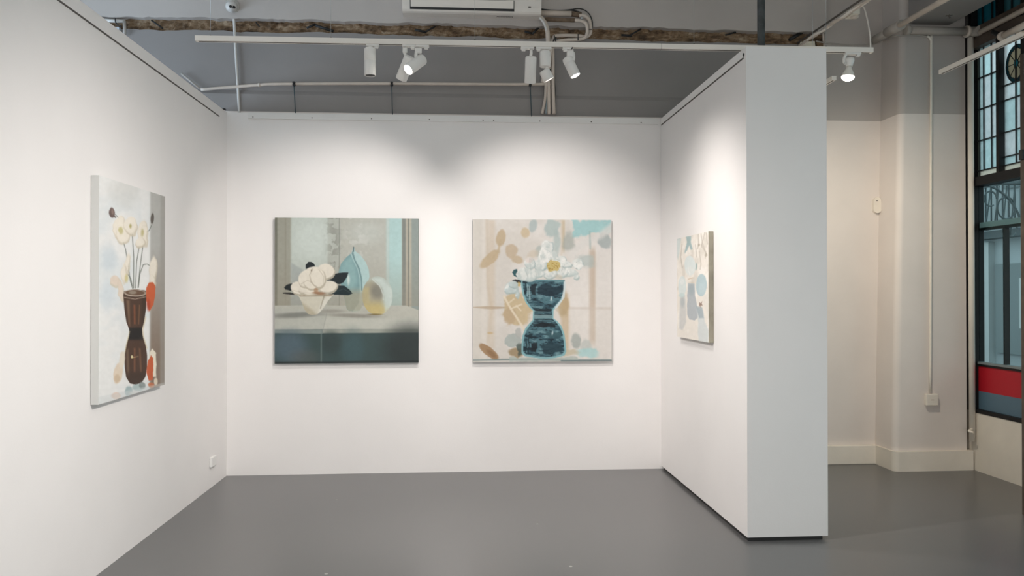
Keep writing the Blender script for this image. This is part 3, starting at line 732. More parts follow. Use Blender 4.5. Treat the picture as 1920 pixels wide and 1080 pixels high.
# tan leaves
TN = (190, 170, 140)
A.E(244, 176, 30, 54, TN, 16, 12, 0.9, 16); A.E(172, 315, 84, 30, TN, -42, 12, 0.9, 16); A.L([(240, 190), (228, 260), (190, 310)], 14, TN, 12, 0.8)
A.E(404, 140, 30, 36, (200, 182, 152), 0, 12, 0.9, 16); A.E(312, 262, 38, 46, (192, 174, 150), 0, 14, 0.9, 20); A.E(352, 318, 40, 26, (192, 174, 148), 20, 14, 0.9, 16); A.E(450, 285, 40, 24, (206, 194, 176), -30, 20, 0.7, 16)
A.E(350, 640, 92, 105, (198, 178, 142), 0, 26, 0.9, 60); A.E(300, 680, 40, 60, (188, 166, 136), 0, 20, 0.8, 40); A.E(650, 600, 40, 90, (178, 158, 124), 0, 20, 0.8, 30)
A.L([(265, 560), (310, 640), (350, 700), (400, 780)], 14, (226, 214, 192), 8, 0.9); A.L([(310, 640), (380, 610)], 10, (226, 214, 192), 8, 0.9); A.L([(345, 620), (375, 650)], 8, (226, 214, 192), 8, 0.9); A.L([(300, 600), (330, 575)], 9, (224, 212, 190), 8, 0.8)
A.E(166, 920, 76, 28, (160, 130, 98), 38, 7, 0.95, 10); A.E(185, 935, 40, 14, (140, 108, 78), 38, 12, 0.7); A.E(175, 800, 18, 8, (196, 170, 130), 0, 8, 0.8)
A.E(735, 845, 30, 52, (160, 166, 162), 0, 14, 0.85, 24); A.E(800, 880, 40, 40, (180, 186, 182), 0, 20, 0.7, 30); A.E(812, 922, 74, 32, (168, 204, 204), 0, 16, 0.85, 40); A.E(690, 925, 60, 20, (190, 180, 156), 0, 14, 0.8, 40)
A.E(322, 842, 52, 44, (172, 180, 176), 0, 6, 0.9, 40); A.E(360, 800, 22, 34, (176, 178, 174), 0, 8, 0.8, 20); A.E(345, 925, 50, 34, (150, 128, 94), 0, 16, 0.8, 40); A.E(372, 900, 22, 40, (70, 84, 80), 0, 12, 0.8, 30)
A.L([(66, 978), (300, 972), (966, 968)], 12, (120, 136, 136), 6, 0.8); A.P([(300, 958), (740, 950), (760, 975), (300, 984)], (170, 180, 174), 10, 0.8, 30); A.L([(640, 976), (966, 970)], 8, (84, 104, 108), 5, 0.8)
# cup
CUP = [(372, 452), (420, 447), (660, 448), (664, 500), (656, 552), (640, 590), (612, 622), (590, 645), (588, 700), (612, 716), (640, 748), (660, 800), (668, 860), (672, 915), (660, 942), (600, 958), (540, 965), (470, 960), (400, 948), (380, 930), (380, 870), (386, 815), (404, 768), (430, 735), (452, 712), (455, 652), (430, 630), (405, 596), (388, 552), (378, 500)]
a = A.P(CUP, (132, 176, 182), 4)
IN = [(385, 456), (655, 458), (654, 500), (646, 546), (628, 584), (600, 614), (580, 642), (580, 702), (604, 724), (630, 756), (648, 806), (656, 860), (660, 912), (645, 932), (600, 946), (540, 952), (470, 948), (410, 936), (392, 920), (392, 870), (398, 820), (416, 774), (440, 742), (462, 714), (464, 650), (440, 624), (416, 590), (400, 550), (390, 500)]
b = A.mask(IN, 6); A.wash(b, (76, 112, 122))
q1 = vnoise(A.X, A.Y * 2.6, 55, 41, 4); q2 = vnoise(A.X, A.Y * 3.4, 36, 43, 4)
A.wash(np.clip((q1 - 0.5) * 9, 0, 1) * b, (38, 68, 80), 0.85); A.wash(np.clip((q2 - 0.60) * 12, 0, 1) * b, (18, 34, 44), 0.9); A.wash(np.clip((0.40 - q2) * 10, 0, 1) * b, (118, 152, 158), 0.7)
for pts, cc, ww in (([(440, 480), (475, 480), (470, 550), (445, 545)], (16, 30, 38), 14), ([(490, 500), (540, 480), (600, 500), (650, 478), (650, 520), (600, 550), (520, 550), (486, 540)], (20, 42, 54), 30), ([(460, 640), (585, 640), (570, 655), (470, 655)], (18, 26, 32), 6),
                    ([(450, 735), (520, 728), (600, 735), (600, 756), (480, 756)], (16, 24, 30), 14), ([(440, 860), (480, 860), (475, 920), (445, 915)], (16, 24, 30), 14), ([(500, 880), (560, 850), (640, 870), (650, 910), (600, 935), (520, 935)], (30, 54, 64), 34), ([(540, 780), (640, 790), (640, 830), (560, 830)], (52, 84, 92), 30), ([(430, 800), (455, 800), (450, 835), (432, 830)], (22, 42, 50), 10)):
    A.wash(A.mask(pts, 10, ww) * b, cc, 0.85)
for y in (662, 672, 706, 716): A.wash(A.mask([(462, y), (582, y), (582, y + 5), (462, y + 5)], 4) * b, (34, 52, 58), 0.8)
A.wash(A.mask([(462, 678), (584, 678), (584, 700), (462, 700)], 6) * b, (122, 150, 154), 0.9)
for (x, y0, y1) in ((404, 470, 540), (418, 480, 560), (430, 490, 580), (408, 830, 930), (424, 820, 925)): A.wash(A.mask([(x - 4, y0), (x + 4, y0), (x + 6, y1), (x - 2, y1)], 5, 14) * b, (150, 178, 182) if x % 4 else (24, 44, 52), 0.8)
A.E(574, 572, 5, 14, (190, 206, 208), 10, 5, 0.9); A.E(582, 795, 5, 14, (180, 200, 204), 10, 5, 0.9); A.L([(372, 452), (660, 450)], 6, (60, 96, 104), 4, 0.8)
A.wash(A.mask([(655, 460), (668, 460), (662, 560), (618, 625), (600, 640), (596, 628), (640, 575), (652, 520)], 5), (206, 216, 216), 0.9)
# blossom
A.P([(318, 404), (330, 386), (350, 380), (352, 396), (340, 412), (352, 432), (330, 428)], (44, 86, 92), 4, 1, 10); A.P([(316, 455), (350, 446), (374, 448), (376, 470), (350, 472)], (30, 34, 34), 4, 0.9, 14)
A.E(362, 478, 12, 16, (190, 160, 90), 0, 6, 0.7)
BW_ = (222, 224, 220); BS = (158, 176, 176); BM = np.zeros_like(A.X)
for (x, y, rx, ry) in ((546, 235, 42, 54), (530, 310, 46, 70), (585, 330, 40, 70), (500, 350, 44, 40), (432, 340, 34, 40), (640, 318, 34, 34), (668, 345, 40, 30), (745, 340, 36, 32), (690, 398, 56, 26), (560, 412, 50, 30), (400, 412, 56, 42), (470, 410, 60, 30), (640, 400, 36, 30), (740, 428, 20, 18), (308, 505, 44, 38), (320, 480, 30, 24), (350, 545, 14, 28), (420, 435, 60, 24)):
    BM = np.maximum(BM, A.E(x + 3, y + 5, rx, ry, BS, 0, 5, 0.8, 24)); A.E(x - 1, y - 2, rx - 4, ry - 4, BW_ if x > 360 else (198, 210, 210), 0, 12, 0.9, 24)
for (p0, p1) in (((430, 310), (440, 390)), ((505, 290), (512, 330)), ((570, 290), (572, 330)), ((600, 310), (650, 330)), ((660, 350), (640, 390)), ((740, 330), (725, 350)), ((400, 370), (420, 430)), ((470, 390), (480, 430))): A.L([p0, p1], 4, (168, 178, 174), 4, 0.7)
q3 = vnoise(A.X, A.Y * 0.8, 26, 91, 4); A.wash(np.clip((q3 - 0.52) * 7, 0, 1) * BM, (184, 196, 194), 0.6); A.wash(np.clip((0.42 - q3) * 8, 0, 1) * BM, (236, 236, 232), 0.8)
A.E(432, 320, 24, 18, (214, 196, 188), 0, 14, 0.5, 16); A.E(620, 428, 26, 16, (196, 190, 176), 0, 10, 0.7, 14)
a = A.E(588, 356, 46, 38, (196, 176, 112), 0, 6, 0.95, 26)
sp = vnoise(A.X, A.Y, 7, 77, 2); A.wash(np.clip((sp - 0.55) * 8, 0, 1) * a, (160, 128, 58), 0.8); A.E(585, 320, 8, 5, (222, 218, 204), 0, 4, 0.7)
A.texture(0.02, 18, 9)
pt = empty('painting', (0.70, D, 0.92))
_, m = painted_canvas(A, (0.114, 6.484, 2.121), (1.173, 0, 0), (0, 0, -1.196), (0, 1, 0), 0.034, 0.92, pt)
m.build('canvas_edge', M['canvas_white'], pt)
tag(pt, 'square painting of white blossom in a blue and white footed cup', 'painting')

# ---- picture 3: poppies in a dark glass vase (left wall)
A = Art([(81, 62), (356, 148), (357, 934), (81, 1013)], 200, 290)
A.wash(np.ones_like(A.X), (220, 220, 218))
n1 = vnoise(A.X, A.Y, 90, 51, 3); A.wash(np.clip((n1 - 0.45) * 4, 0, 1), (204, 210, 212), 0.6)
A.E(120, 400, 34, 50, (190, 200, 206), 0, 40, 0.7, 30); A.E(118, 560, 28, 60, (192, 202, 208), 0, 40, 0.6, 30); A.E(190, 130, 60, 60, (200, 200, 196), 0, 60, 0.6, 30)
A.P([(294, 100), (360, 120), (360, 950), (294, 960)], (170, 170, 166), 12); g = np.clip((A.Y - 350) / 450, 0, 1) * np.clip((A.X - 292) / 10, 0, 1); A.wash(g, (122, 104, 90), 0.9)
A.P([(338, 130), (360, 130), (360, 940), (338, 940)], (150, 146, 140), 12, 0.6); A.P([(255, 110), (290, 110), (290, 500), (262, 500)], (222, 222, 220), 20, 0.6)
for pts in ([(178, 320), (192, 370), (202, 430), (212, 500), (222, 532)], [(219, 300), (226, 400), (226, 530)], [(248, 360), (238, 420), (234, 530)], [(266, 340), (254, 430), (244, 528)], [(300, 440), (282, 430), (266, 432), (252, 470), (246, 526)], [(150, 225), (172, 250)], [(300, 268), (290, 290), (270, 300)], [(200, 470), (214, 490), (220, 520)]):
    A.L(pts, 3.2, (98, 104, 96), 2.5, 0.9)
CR = (226, 219, 206); CS = (196, 186, 166)
for (x, y, rx, ry, ro) in ((165, 275, 26, 50, 0), (180, 300, 28, 42, 0), (215, 270, 28, 38, -10), (262, 292, 18, 46, 10), (272, 310, 18, 44, 0), (255, 335, 20, 22, 0), (197, 440, 12, 52, 6), (185, 470, 12, 40, 0), (150, 500, 20, 24, 0), (172, 540, 14, 46, -10), (306, 450, 17, 50, 4), (300, 500, 14, 30, 0)):
    A.E(x + 1, y + 4, rx, ry, CS, ro, 4, 0.8, 22); A.E(x - 1, y - 2, rx - 3, ry - 4, CR if x != 150 and x != 172 else (212, 198, 184), ro, 8, 0.95, 22)
A.E(174, 290, 10, 14, (176, 168, 110), 0, 8, 0.7, 14); A.E(212, 272, 5, 9, (160, 150, 90), 0, 5, 0.8); A.E(263, 300, 6, 14, (170, 160, 104), 0, 7, 0.7, 10); A.E(196, 490, 8, 16, (196, 184, 120), 0, 8, 0.6, 10)
A.E(134, 216, 12, 21, (96, 78, 74), -8, 4, 1, 6); A.E(137, 212, 5, 12, (150, 130, 120), -8, 5, 0.6); A.E(303, 240, 7, 22, (84, 78, 72), 4, 3); A.L([(144, 232), (150, 236)], 5, (80, 66, 60), 3)
OR = (188, 88, 50)
A.P([(280, 525), (290, 505), (305, 505), (314, 520), (318, 560), (310, 600), (292, 626), (282, 600), (278, 560)], OR, 4, 1, 10); A.E(288, 600, 8, 24, (166, 58, 34), 0, 8, 0.7)
VS = [(183, 558), (186, 542), (232, 534), (276, 540), (279, 575), (277, 620), (270, 672), (262, 700), (264, 725), (276, 762), (283, 810), (283, 860), (276, 900), (262, 922), (238, 933), (212, 926), (196, 900), (190, 860), (188, 815), (196, 765), (208, 728), (208, 702), (196, 670), (188, 620)]
a = A.P(VS, (70, 48, 36), 3)
A.wash(A.mask([(196, 580), (209, 580), (212, 690), (206, 680)], 10) * a, (128, 102, 80), 0.7); A.wash(A.mask([(226, 600), (233, 600), (234, 680), (228, 680)], 9) * a, (156, 90, 58), 0.65); A.wash(A.mask([(249, 600), (252, 600), (249, 680), (246, 680)], 5) * a, (150, 112, 76), 0.6)
A.wash(A.mask([(262, 560), (280, 560), (272, 690), (258, 690)], 10) * a, (52, 34, 24), 0.8); A.wash(A.mask([(204, 695), (268, 695), (270, 745), (204, 745)], 14) * a, (24, 20, 20), 0.95)
A.wash(A.mask([(228, 780), (234, 780), (234, 880), (228, 880)], 10) * a, (150, 98, 68), 0.6); A.wash(A.mask([(196, 790), (206, 780), (210, 900), (200, 890)], 8) * a, (112, 92, 74), 0.7); A.wash(A.mask([(248, 780), (256, 780), (262, 880), (254, 880)], 7) * a, (118, 84, 60), 0.7)
A.wash(A.mask([(190, 880), (284, 880), (284, 940), (190, 940)], 30) * a, (56, 40, 30), 0.7); A.E(220, 816, 5, 6, (224, 214, 170), 0, 3, 0.9); A.L([(220, 820), (246, 814)], 2.5, (200, 180, 130), 3, 0.7)
A.E(232, 550, 46, 15, (186, 174, 160), 2, 3); A.E(232, 549, 41, 11.5, (98, 74, 58), 2, 3); A.E(222, 548, 16, 7, (150, 140, 126), 0, 5, 0.8); A.L([(188, 568), (232, 576), (276, 566)], 3, (190, 176, 160), 3, 0.8)
A.L([(277, 650), (264, 705), (268, 735), (282, 780)], 5, (206, 196, 172), 3, 0.9); A.L([(210, 710), (198, 760), (190, 800)], 3.5, (196, 184, 150), 3, 0.8)
A.E(165, 885, 20, 46, (212, 196, 176), 10, 5, 0.95, 18); A.E(180, 830, 12, 36, (214, 204, 188), 6, 5, 0.9, 14); A.E(158, 905, 12, 18, (190, 168, 140), 0, 8, 0.7)
A.P([(292, 800), (304, 780), (318, 800), (324, 850), (322, 900), (300, 900), (288, 860)], (222, 214, 196), 4, 1, 8); A.P([(288, 830), (298, 810), (308, 820), (312, 870), (306, 915), (290, 918), (282, 880)], OR, 4, 1, 10)
A.E(206, 958, 15, 22, (150, 170, 172), 0, 5, 0.9, 14); A.E(242, 946, 22, 14, (160, 178, 178), 0, 6, 0.9, 14); A.E(154, 976, 18, 13, (212, 186, 168), 0, 6, 0.9, 10); A.E(262, 938, 12, 14, (120, 130, 128), 0, 6, 0.8, 12); A.E(300, 936, 14, 10, (190, 110, 74), 0, 5, 0.9, 10); A.E(320, 920, 8, 16, (216, 204, 184), 0, 5, 0.9); A.E(232, 968, 22, 8, (206, 206, 202), 0, 6, 0.8)
A.P([(60, 985), (356, 926), (356, 940), (60, 1020)], (196, 200, 200), 8, 0.5)
A.texture(0.02, 14, 12)
pt = empty('painting', (-1.92, 4.64, 0.91))
xa, xb = lx(4.19) + 0.042, lx(5.09) + 0.042
_, m = painted_canvas(A, (xa, 4.19, 2.121), (xb - xa, 0.895, 0), (0, 0, -1.203), (-1, 0, 0), 0.040, 1.08, pt)
m.build('canvas_edge', M['canvas_white'], pt)
tag(pt, 'tall painting of cream and orange poppies in a brown glass vase on the left wall', 'painting')

# ---- picture 4: pale ovals and long shadows (right partition)
A = Art([(168, 188), (395, 146), (398, 944), (175, 893)], 180, 180)
A.wash(np.ones_like(A.X), (222, 216, 207))
n1 = vnoise(A.X * 1.6, A.Y * 0.7, 50, 61, 4); A.wash(np.clip((n1 - 0.5) * 6, 0, 1) * (A.Y < 560), (196, 190, 180), 0.6); A.wash(np.clip((0.42 - n1) * 8, 0, 1), (232, 228, 222), 0.7)
A.P([(165, 180), (200, 178), (186, 300), (176, 340), (165, 300)], (188, 200, 200), 14, 0.7)
A.P([(236, 178), (272, 172), (268, 215), (282, 270), (270, 276), (256, 240), (244, 276), (226, 300), (232, 250), (240, 215)], (142, 166, 168), 8, 0.85, 12)
for pts in ([(322, 165), (324, 230), (318, 268)], [(342, 162), (350, 220), (346, 260)], [(368, 156), (352, 230), (384, 320)], [(345, 240), (378, 310), (372, 340)], [(380, 160), (388, 240)], [(330, 290), (342, 380), (336, 420)], [(302, 240), (312, 330)], [(205, 230), (196, 320), (208, 400)]):
    A.L(pts, 6, (160, 152, 140), 8, 0.6)
A.E(325, 242, 8, 10, (156, 148, 130), 0, 6, 0.7, 10); A.E(378, 318, 9, 12, (164, 156, 138), 0, 6, 0.7, 10); A.E(308, 400, 8, 26, (140, 160, 158), 6, 6, 0.8, 10)
A.P([(250, 515), (296, 520), (302, 620), (318, 700), (320, 765), (296, 784), (262, 774), (246, 740), (244, 620)], (166, 172, 176), 7, 0.95, 8); A.E(275, 560, 22, 40, (142, 158, 164), 0, 30, 0.5)
A.P([(196, 600), (228, 605), (238, 700), (236, 790), (212, 850), (190, 840), (190, 740)], (190, 190, 188), 14, 0.85, 10); A.E(212, 650, 14, 36, (160, 168, 170), 0, 16, 0.7)
A.P([(312, 690), (350, 700), (368, 780), (396, 860), (396, 950), (326, 930), (322, 800)], (196, 202, 202), 14, 0.85, 10); A.P([(306, 680), (350, 690), (362, 770), (330, 770)], (150, 162, 168), 10, 0.8, 8)
A.P([(350, 600), (396, 600), (396, 760), (372, 700)], (214, 210, 204), 16, 0.6)
A.E(263, 388, 39, 72, (206, 213, 211), -6, 4, 1, 8); A.E(262, 430, 30, 34, (216, 218, 214), 0, 16, 0.6); A.L([(250, 400), (262, 460)], 4, (226, 228, 226), 4, 0.8)
A.E(208, 535, 28, 72, (204, 212, 210), 0, 5, 1, 8); A.E(206, 600, 22, 16, (182, 200, 198), 0, 10, 0.7)
A.E(345, 534, 38, 80, (172, 190, 194), 0, 4, 1, 6); A.E(350, 560, 24, 40, (184, 200, 203), 0, 20, 0.6); A.E(206, 500, 14, 24, (220, 222, 220), 0, 12, 0.7)
A.L([(252, 486), (286, 478)], 6, (190, 168, 140), 4, 0.8); A.P([(330, 655), (342, 662), (352, 645), (348, 668), (356, 680), (340, 678), (338, 694), (330, 676)], (130, 106, 92), 3, 0.9, 4); A.L([(255, 510), (296, 512)], 4, (196, 182, 160), 4, 0.7)
A.texture(0.02, 14, 14)
pt = empty('painting', (1.71, 5.54, 1.16))
xa, xb = px(5.918) - 0.036, px(5.168) - 0.036
_, m = painted_canvas(A, (xa, 5.918, 1.922), (xb - xa, -0.750, 0), (0, 0, -0.760), (1, 0, 0), 0.034, 1.06, pt)
em = mat('painted_canvas_side', (0.30, 0.28, 0.22), 0.8, noise=0.35, nscale=7)
m.build('canvas_edge', em, pt)
tag(pt, 'small pale painting of blue-white ovals and long grey shadows on the partition', 'painting')


# ------------------------------------------------------------------ lighting tracks and spot lights
TY = 4.95
def ztr(x): return 3.078 + 0.0035 * (x + 1.6)
tr = empty('lighting_track', (0.55, TY, 3.09))
m = MB(); a = (-1.645, ztr(-1.645)); b = (2.735, ztr(2.735))
m.xz([(a[0], a[1]), (b[0], b[1]), (b[0], b[1] + 0.032), (a[0], a[1] + 0.032)], TY - 0.018, TY + 0.018); m.build('rail', M['track_white'], tr)
m = MB(); m.xz([(a[0] + 0.02, a[1] - 0.0012), (b[0] - 0.02, b[1] - 0.0012), (b[0] - 0.02, b[1] + 0.002), (a[0] + 0.02, a[1] + 0.002)], TY - 0.006, TY + 0.006); m.build('groove', M['slot'], tr)
for x in (1.31,): MB().box(x, x + 0.002, TY - 0.0188, TY + 0.0188, ztr(x) - 0.0006, ztr(x) + 0.0328).build('joint', M['slot'], tr)
tag(tr, 'long white lighting track running across the room above the display walls', 'lighting track')
for i, x in enumerate((-1.555, -0.81, 0.10, 1.53, 2.42)):
    wv = empty('suspension_wire', (x, TY, ztr(x) + 0.032))
    MB().tube([(x, TY, ztr(x) + 0.03), (x, TY, 4.5)], 0.0011, 6, False).build('wire', M['steel'], wv)
    MB().cyl((x, TY, ztr(x) + 0.030), (x, TY, ztr(x) + 0.042), 0.005, 10).build('ferrule', M['slot'], wv)
    tag(wv, ('thin wire holding up the left end of the long lighting track', 'thin suspension wire above the lighting track just left of the leftmost vertical spot light',
             'thin suspension wire crossing in front of the air conditioner', 'thin suspension wire above the track left of the partition', 'thin suspension wire above the warm bulb lamp at the right')[i], 'wire', 'track suspension wires')

def spot_light(name, loc, d, power, size, col=(1.0, 0.935, 0.89), blend=1.0):
    L = bpy.data.lights.new(name, 'SPOT'); L.energy = power; L.color = col; L.spot_size = R(size); L.spot_blend = blend; L.shadow_soft_size = 0.03
    o = bpy.data.objects.new(name, L); o.location = loc; o.rotation_euler = Vector(d).to_track_quat('-Z', 'Y').to_euler(); C.objects.link(o); return o

def adapter(t, x0, x1, lever=1):
    z = min(ztr(x0), ztr(x1))
    m = MB(); m.bevbox(x0, x1, TY - 0.015, TY + 0.015, z - 0.014, z + 0.001, 0.003)
    m.build('track_adapter', M['light_white'], t)
    xl = x1 - 0.018 if lever > 0 else x0 + 0.018
    MB().bevbox(xl - 0.013, xl + 0.013, TY - 0.012, TY + 0.012, z - 0.026, z - 0.012, 0.004).build('locking_lever', M['light_white'], t)
def head(t, T, d, L, r, state, seam=None):
    T = Vector(T); d = Vector(d).normalized(); Mo = T + d * L
    prof = [(0.0, r * 0.80), (0.004, r * 0.94), (0.011, r)]
    if seam: prof += [(seam - 0.0012, r), (seam, r * 0.955), (seam + 0.0016, r * 0.955), (seam + 0.003, r)]
    prof += [(L - 0.002, r), (L, r - 0.0015), (L, r - 0.004), (L - 0.012, r - 0.005), (L - 0.014, 0.0005)]
    MB().lathe(T, d, prof, 36, caps=True).build('lamp_housing', M['light_white'], t)
    lm = {'on': M['on'], 'dim': M['on_dim'], 'off': M['black']}[state]
    k = 0.0015 if state != 'off' else 0.004
    q = MB(); q.lathe(T, d, [(L - k - 0.001, r - 0.0045), (L - k, r - 0.0045)], 36); q.build('lens', lm, t)
    return Mo

# 1 vertical spot, switched off
t = empty('spot_light', (-0.565, TY, 3.08)); adapter(t, -0.588, -0.508)
MB().cyl((-0.566, TY, 3.054), (-0.566, TY, 3.068), 0.012, 16).build('stem', M['light_white'], t)
head(t, (-0.566, TY, 3.058), (0.012, 0.0, -1), 0.176, 0.036, 'off', seam=0.082)
tag(t, 'white vertical spot light switched off, leftmost on the long track', 'spot light', 'white spot lights on the long track')
# 2 tilted left and towards the back wall
t = empty('spot_light', (-0.34, TY, 3.08)); adapter(t, -0.362, -0.278)
MB().bevbox(-0.360, -0.330, TY - 0.012, TY + 0.012, 3.030, 3.066, 0.007).build('bracket', M['light_white'], t)
MB().tube([(-0.352, TY, 3.040), (-0.340, TY + 0.004, 3.012), (-0.325, TY + 0.01, 2.99)], 0.009, 10).build('arm', M['light_white'], t)
d2 = Vector((-0.40, 0.42, -0.82)).normalized()
M2 = head(t, (-0.312, TY + 0.0, 3.008), d2, 0.158, 0.037, 'on')
tag(t, 'white spot light tilted to the left with its lens turned to the back wall', 'spot light', 'white spot lights on the long track')
spot_light('spot_beam_left_picture', M2 + d2 * 0.01, (-0.33, 0.72, -0.61), 80, 84, blend=0.7)
# 3 pointing left and forward, bright lens in view
t = empty('spot_light', (-0.25, TY, 3.08)); adapter(t, -0.278, -0.192)
MB().bevbox(-0.282, -0.238, TY - 0.012, TY + 0.012, 3.028, 3.066, 0.008).build('bracket', M['light_white'], t)
MB().tube([(-0.270, TY, 3.045), (-0.276, TY, 3.01), (-0.268, TY, 2.985)], 0.011, 10).build('arm', M['light_white'], t)
d3 = Vector((-0.60, -0.50, -0.62)).normalized()
M3 = head(t, (-0.232, TY + 0.03, 3.004), d3, 0.150, 0.037, 'on')
tag(t, 'white spot light with a brilliant round lens facing left and forward', 'spot light', 'white spot lights on the long track')
spot_light('spot_beam_left_wall', M3 + d3 * 0.01, d3, 15, 100)
# 4 vertical plain cylinder
t = empty('spot_light', (0.455, TY, 3.08)); adapter(t, 0.395, 0.480, -1)
MB().tube([(0.462, TY, 3.072), (0.462, TY, 3.046), (0.456, TY, 3.005)], 0.010, 12, False).build('bracket', M['light_white'], t)
d4 = Vector((0.0, 0.40, -0.92)).normalized()
M4 = head(t, (0.459, TY - 0.02, 3.019), d4, 0.166, 0.0365, 'on')
tag(t, 'white plain cylinder spot light hanging upright left of the two-piece lamp', 'spot light', 'white spot lights on the long track')
spot_light('spot_beam_right_picture', M4 + d4 * 0.01, (0.13, 0.78, -0.61), 80, 84, blend=0.7)
# 5 two-piece lamp
t = empty('spot_light', (0.552, TY, 3.08)); adapter(t, 0.492, 0.592, -1)
MB().lathe((0.552, TY, 3.060), (0, 0, -1), [(0, 0.030), (0.004, 0.034), (0.01, 0.036), (0.096, 0.036), (0.101, 0.033)], 32).build('driver_housing', M['light_white'], t)
MB().tube([(0.560, TY, 2.965), (0.560, TY, 2.945), (0.566, TY, 2.925)], 0.011, 12).build('knuckle', M['light_white'], t)
MB().bevbox(0.566, 0.590, TY - 0.018, TY + 0.0, 2.930, 2.942, 0.003).build('joint_gap', M['black'], t)
d5 = Vector((0.48, 0.09, -0.87)).normalized()
M5 = head(t, (0.545, TY, 2.938), d5, 0.070, 0.036, 'dim')
tag(t, 'white two-piece spot light with a short tilted lower head', 'spot light', 'white spot lights on the long track')
spot_light('spot_beam_corner', M5 + d5 * 0.01, (0.60, 0.35, -0.75), 25, 95)
# 6 tilted right
t = empty('spot_light', (0.71, TY, 3.08)); adapter(t, 0.665, 0.735, -1)
MB().bevbox(0.693, 0.738, TY - 0.012, TY + 0.012, 3.022, 3.070, 0.007).build('bracket', M['light_white'], t)
MB().tube([(0.735, TY, 3.055), (0.738, TY, 3.02), (0.728, TY, 2.985)], 0.010, 10).build('arm', M['light_white'], t)
MB().cyl((0.722, TY - 0.012, 3.075), (0.730, TY - 0.019, 3.083), 0.005, 10).build('set_screw', M['slot'], t)
d6 = Vector((0.40, -0.12, -0.90)).normalized()
M6 = head(t, (0.694, TY, 3.020), d6, 0.132, 0.034, 'on', seam=0.036)
tag(t, 'white spot light tilted right with a bright half-seen lens, right of the two-piece lamp', 'spot light', 'white spot lights on the long track')
spot_light('spot_beam_partition', M6 + d6 * 0.01, (0.58, 0.16, -0.85), 44, 100)
# 7 reflector bulb near the window
t = empty('spot_light', (2.566, TY, 3.09)); adapter(t, 2.545, 2.655)
MB().tube([(2.562, TY, 3.088), (2.545, TY, 3.062), (2.542, TY, 3.035), (2.550, TY, 3.020)], 0.010, 10).build('hook_bracket', M['light_white'], t)
MB().lathe((2.580, TY, 3.055), (-0.05, 0, -1), [(0, 0.026), (0.004, 0.030), (0.02, 0.031), (0.045, 0.022), (0.055, 0.020)], 28).build('lamp_holder', M['light_white'], t)
MB().ball((2.546, TY - 0.01, 3.018), 0.010).build('pivot_screw', M['pvc'], t)
MB().lathe((2.577, TY, 3.005), (-0.12, 0, -1), [(0, 0.017), (0.02, 0.019), (0.05, 0.035), (0.068, 0.0395), (0.072, 0.040)], 32).build('reflector', mat('bulb_reflector', (0.75, 0.72, 0.66), 0.3), t)
MB().lathe((2.568, TY, 2.932), (-0.12, 0, -1), [(0, 0.040), (0.008, 0.039), (0.018, 0.031), (0.024, 0.018), (0.026, 0.002)], 32).build('bulb', M['bulb_on'], t)
tag(t, 'glowing reflector bulb lamp hanging right of the partition', 'spot light')
spot_light('spot_beam_bulb', (2.562, TY, 2.90), (0.42, 0.85, -1.05), 138, 130, (1.0, 0.89, 0.74))
# unseen track lights for the left wall; back wall and partition spots are added fill
for i, (x, y, tx, ty, tz, pw) in enumerate(((1.2, 1.9, -1.95, 3.2, 0.3, 75), (1.2, 0.6, -1.9, 1.6, 0.3, 75), (0.2, 2.6, -1.9, 4.7, 1.4, 25), (0.3, 3.4, 0.1, 6.5, 0.1, 50), (-1.0, 3.6, 1.74, 4.95, 0.0, 290), (1.0, 2.6, -1.9, 4.9, 0.2, 330))):
    spot_light('unseen_spot_front', (x, y, 2.95), (tx - x, ty - y, tz - 2.95), pw, 84)

# short tracks towards the window
def ytrack(x, y0, y1, z, label, slope=0):
    t = empty('lighting_track', (x, (y0 + y1) / 2, z))
    m = MB(); m.hexa([(x - 0.017, y0), (x + 0.017, y0), (x + 0.017 + slope, y1), (x - 0.017 + slope, y1)], z, z + 0.03); m.build('rail', M['track_white'], t)
    MB().hexa([(x - 0.005, y0 + 0.02), (x + 0.005, y0 + 0.02), (x + 0.005 + slope, y1 - 0.01), (x - 0.005 + slope, y1 - 0.01)], z - 0.001, z + 0.001).build('groove', M['slot'], t)
    yw = y0 + 0.35 if y0 > 0 else y1 - 1.6
    MB().tube([(x + slope / 2, yw, z + 0.028), (x + slope / 2, yw, 4.5)], 0.0015, 6, False).build('hanger', M['steel'], t)
    tag(t, label, 'lighting track')
ytrack(2.80, 5.60, 6.5, 3.095, 'short white track end showing behind the partition under the glowing bulb')
ytrack(3.515, -1.0, 5.42, 3.10, 'cream lighting track running towards the viewer in front of the stained glass')
m = MB(); m.tube([(3.362, 4.300, 3.043), (3.587, 4.750, 3.178)], 0.006, 8, False)
tag(m.build('track_feed_cable', M['cream_pipe']), 'short pale cable lying beside the cream track at the right margin', 'cable')

# ------------------------------------------------------------------ air conditioner
ac = empty('air_conditioner', (0.1, WY, 3.85))
prof = [(WY - 0.04, 3.834), (WY - 0.10, 3.826), (WY - 0.17, 3.822), (WY - 0.195, 3.828), (WY - 0.208, 3.840), (WY - 0.214, 3.87), (WY - 0.222, 3.93), (WY - 0.224, 4.02), (WY - 0.215, 4.10), (WY - 0.19, 4.13), (WY - 0.04, 4.135)]
def yzloft(m, prof, x0, x1):
    a = [m.bm.verts.new((x0, y, z)) for y, z in prof]; b = [m.bm.verts.new((x1, y, z)) for y, z in prof]; n = len(prof)
    m._face(a); m._face(b[::-1])
    for i in range(n): m._face([a[(i + 1) % n], a[i], b[i], b[(i + 1) % n]])
    return m
ACX0, ACX1 = -0.468, 0.682
yzloft(MB(), prof, ACX0, ACX1).build('casing', mat('ac_white_plastic', (0.70, 0.65, 0.59), 0.4), ac)
